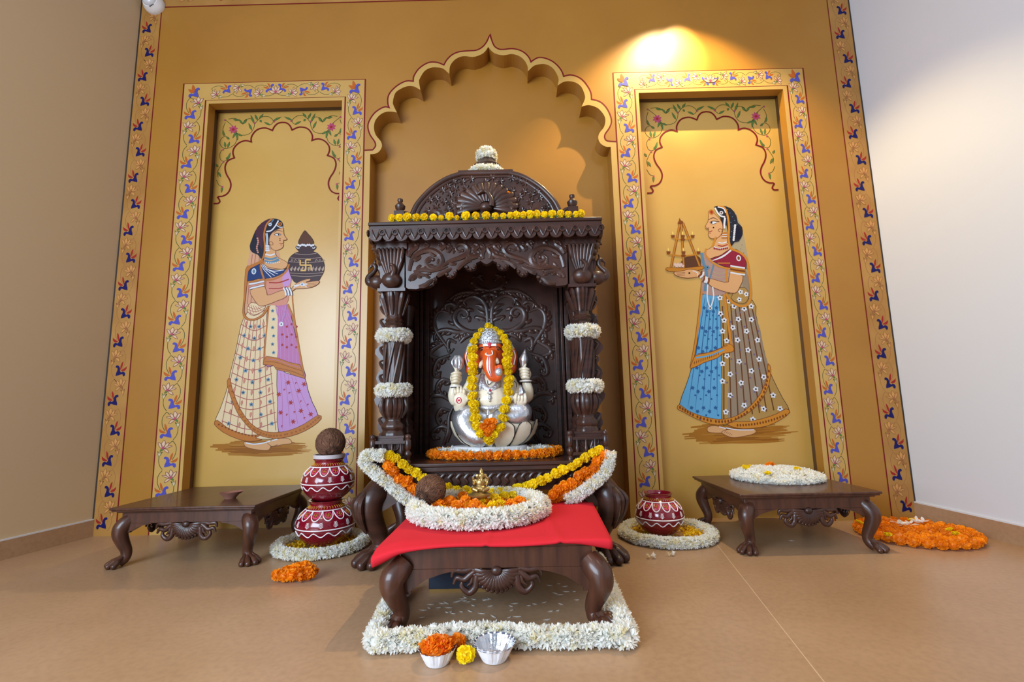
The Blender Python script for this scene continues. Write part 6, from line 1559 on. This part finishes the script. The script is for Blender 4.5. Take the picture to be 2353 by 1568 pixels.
# ---- foil cups
FOIL = mat('crumpled_foil', (214, 216, 222), .22, metal=.9, bump=(90, .6, .004)); PAPER = mat('white_paper', (232, 230, 232), .6); DKRIM = mat('grey_rim_print', (84, 90, 110), .4, metal=.3)
def foil_cup(parent, c, R, h, tilt=0., n=60, org=None):
    M = Matrix.Translation(c) @ Matrix.Rotation(tilt, 4, 'Y')
    b = MB(); rows = [(.60, 0, 0), (.63, .04, 0), (.80, .45, .035), (.955, .90, .04), (1.0, .97, .015), (1.02, 1.0, 0), (1.0, 1.01, 0), (.945, .93, .03), (.78, .46, .03), (.60, .06, 0), (.0001, .05, 0)]
    vs = [Vector((0, 0, 0))]; fs = []
    for r, z, fl in rows:
        for k in range(n):
            a = 2 * PI * k / n; rr = R * r * (1 + fl * .6 * (1 if k % 6 < 3 else -1)); vs.append(Vector((rr * math.cos(a), rr * math.sin(a), z * h)))
    mi = []
    for i in range(len(rows) - 1):
        for k in range(n):
            fs.append((1 + i * n + k, 1 + i * n + (k + 1) % n, 1 + (i + 1) * n + (k + 1) % n, 1 + (i + 1) * n + k)); mi.append(1 if i < 3 else ((2 if k % 3 else 1) if i in (5, 6) else 0 if i > 5 else 1))
    for k in range(n): fs.append((0, 1 + (k + 1) % n, 1 + k)); mi.append(1)
    o_ = len(b.m); b.add(vs, fs, 0, M, False); b.m[o_:] = mi
    return b.build('cup' if parent else 'foil_cup', [FOIL, PAPER, DKRIM], parent, org or c, angle=0)
c1 = at_z(1005, 1524, 0); c1 = Vector((c1.x, c1.y, .0005)); t = thing('foil_cup', c1, 'left foil cup heaped with orange marigold petals on the floor', 'cup')
foil_cup(t, c1, .046, .036, 0, org=c1)
b = MB(); b.ell(c1 + Vector((0, 0, .030)), (.036, .036, .016), 0)
for i in range(320):
    a = rnd.uniform(0, 6.28); q_ = .040 * math.sqrt(rnd.random()); blade(b, c1 + Vector((q_ * math.cos(a), q_ * math.sin(a), .032 + .018 * (1 - (q_ / .04) ** 2))), Vector((rnd.uniform(-1, 1), rnd.uniform(-1, 1), rnd.uniform(.2, 1))), .015, .0075, i % 5 == 0)
b.build('petals', [mat('loose_orange_petal', (248, 146, 18), .55, thin=.35), mat('deep_orange_petal', (240, 112, 8), .55, thin=.35)], t, c1, angle=0)
c2 = at_z(1136, 1515, 0); c2 = Vector((c2.x, c2.y, .0005))
G = [foil_cup(None, c2, .050, .036), foil_cup(None, c2 + Vector((.001, 0, .0045)), .0515, .036, .01)]
tag(G[0], 'outer of two nested empty foil cups on the floor, mostly hidden', 'cup'); tag(G[1], 'inner empty foil cup nested on top, shiny inside, on the floor', 'cup')
p = at_z(1070, 1504, .024); tag(marigold(None, p, .024, 'y'), 'single yellow marigold on the floor between the two foil cups', 'flower')
p = at_z(1052, 1474, .030); tag(marigold(None, p, .022, 'o'), 'single orange marigold on the floor behind the yellow one and the cups', 'flower')
# ---- clay lamp on the left table
dp = at_z(529, 1146, .242); t = Vector((dp.x, dp.y, .242)); b = MB()
b.lathe([(.0001, 0), (.022, 0), (.024, .004), (.034, .016), (.043, .026), (.045, .028), (.042, .028), (.032, .017), (.018, .009), (.0001, .008)], 32, 0, Matrix.Translation(t))
for v_i, v_ in enumerate(b.v):
    if v_[2] > t.z + .02 and v_[0] - t.x > .02: b.v[v_i] = (v_[0] + (v_[0] - t.x - .02) * .5, v_[1], v_[2] + .003)
tag(b.build('clay_lamp', mat('terracotta', (140, 92, 74), .8), None, t, angle=50), 'small terracotta oil lamp bowl on the left low table', 'lamp')
# ---- fallen petals
def petal_mesh():
    b = MB(); b.add([(-.0018, -.010, .0012), (.0018, -.010, .0012), (-.0032, 0, .0006), (.0032, 0, .0006), (-.002, .008, .0018), (.002, .008, .0018), (0, .0115, .0028), (0, 0, .0026)], [(0, 1, 7), (0, 7, 2), (1, 3, 7), (2, 7, 4), (7, 3, 5), (7, 5, 4), (4, 5, 6)], 0)
    o = b.build('petal', [WHT], angle=0); me = o.data; bpy.data.objects.remove(o); return me
PM = petal_mesh()
for a, c_ in ((545, 675), (530, 710), (620, 705), (715, 705), (735, 745), (760, 762), (695, 660), (655, 665), (850, 620), (880, 608), (905, 650), (820, 640), (790, 650), (960, 625), (1060, 635), (1110, 620), (955, 685), (840, 745), (925, 740), (1035, 762), (1150, 790), (1120, 690), (1320, 690), (1355, 665), (1325, 730), (1380, 792), (1490, 685), (1550, 670), (1640, 655), (1690, 490), (1780, 475), (1840, 500), (1745, 565), (1790, 580), (1850, 550), (1930, 550), (1955, 630), (1700, 740), (1770, 735), (1665, 822), (1300, 800), (470, 730), (460, 800), (1800, 670), (870, 640), (700, 750), (1080, 628)):
    p = at_z(860 + a / 4.2018, 1230 + c_ / 4.2018, .0004); o = bpy.data.objects.new('petal', PM); COL.objects.link(o); o.location = p; o.rotation_euler = (0, 0, rnd.uniform(.6, 2.4)); o.scale = (1, rnd.uniform(.6, 1.3), 1)
    tag(o, 'loose white petal lying on the floor under the foreground table', 'petal', 'fallen petals under the foreground table')
p = at_z(1818, 1244, .0004); o = bpy.data.objects.new('petal', PM); COL.objects.link(o); o.location = p; o.rotation_euler = (0, 0, 1.2); o.scale = (1, 1.3, 1); tag(o, 'lone white petal on the floor under the right low table', 'petal')
p = at_y(1169, 441, 2.072); b = MB()
for i in range(5): blade(b, Vector((p.x + rnd.uniform(-.008, .008), 2.084, p.z + rnd.uniform(-.006, .006))), Vector((rnd.uniform(-1, 1), -.4, rnd.uniform(-1, 1))), .014, .009)
tag(b.build('petal', [mat('loose_orange_petal', (248, 146, 18), .55, thin=.35)], None, (p.x, 2.084, p.z), angle=0), 'orange petals caught on the peacock carving of the shrine dome', 'petal')
WORLD_S, DAY_P, SPOT_P, CORE_P, CEIL_P, EXPO = .28, 195, 112, 120, 9, 0.38
DAY_LOC, DAY_TGT = (-2.2, -1.5, 1.55), (.8, 2.2, .25)
# ================================================================ light and camera
wd = bpy.data.worlds.new('World'); scene.world = wd; wd.use_nodes = True
wd.node_tree.nodes['Background'].inputs[0].default_value = (.76, .86, 1, 1)
wd.node_tree.nodes['Background'].inputs[1].default_value = WORLD_S
def area(name, loc, target, sx, sy, power, col, spread=180):
    l = bpy.data.lights.new(name, 'AREA'); l.shape = 'RECTANGLE'; l.size = sx; l.size_y = sy; l.energy = power; l.color = col
    l.spread = math.radians(spread)
    o = bpy.data.objects.new(name, l); COL.objects.link(o); o.location = loc
    o.rotation_euler = (Vector(target) - Vector(loc)).to_track_quat('-Z', 'Y').to_euler()
    return o
def spot(name, loc, target, power, col, deg, blend, r):
    l = bpy.data.lights.new(name, 'SPOT'); l.energy = power; l.color = col; l.spot_size = math.radians(deg); l.spot_blend = blend; l.shadow_soft_size = r
    o = bpy.data.objects.new(name, l); COL.objects.link(o); o.location = loc
    o.rotation_euler = (Vector(target) - Vector(loc)).to_track_quat('-Z', 'Y').to_euler()
    return o
area('daylight_opening', DAY_LOC, DAY_TGT, 2.6, 1.9, DAY_P, (.66, .82, 1))
spot('ceiling_halogen', (1.0, 2.16, 3.16), (1.0, 2.24, 2.2), SPOT_P, (1, .78, .40), 104, .45, .012)
spot('ceiling_halogen_core', (1.0, 2.16, 3.16), (1.03, 2.60, 2.68), CORE_P, (1, .86, .56), 31, 1, .012)
for sx_ in (-1.15, 1.15): area('ceiling_fill', (sx_, .35, 3.28), (sx_, .35, 0), .45, .45, CEIL_P / 2, (1, .86, .68))  # warm fill lights added under the ceiling, no fixtures seen there

cd = bpy.data.cameras.new('Camera'); cam = bpy.data.objects.new('Camera', cd); COL.objects.link(cam)
cd.sensor_fit = 'HORIZONTAL'; cd.sensor_width = 36; cd.lens = 36 * F_PX / 2353.0; cd.clip_start = .01
cam.location = (0, 0, CAM_H)
r_ = (ray(CX + 1, CY) - ray(CX, CY)).normalized(); u_ = (ray(CX, CY - 1) - ray(CX, CY)).normalized(); b_ = r_.cross(u_)
cam.matrix_world = Matrix((( r_.x, u_.x, b_.x, 0), (r_.y, u_.y, b_.y, 0), (r_.z, u_.z, b_.z, CAM_H), (0, 0, 0, 1)))
scene.camera = cam
vs_ = scene.view_settings
vs_.view_transform = 'Standard'; vs_.look = 'None'; vs_.gamma = 1; vs_.exposure = EXPO; vs_.use_curve_mapping = False
scene.cycles.use_denoising = True
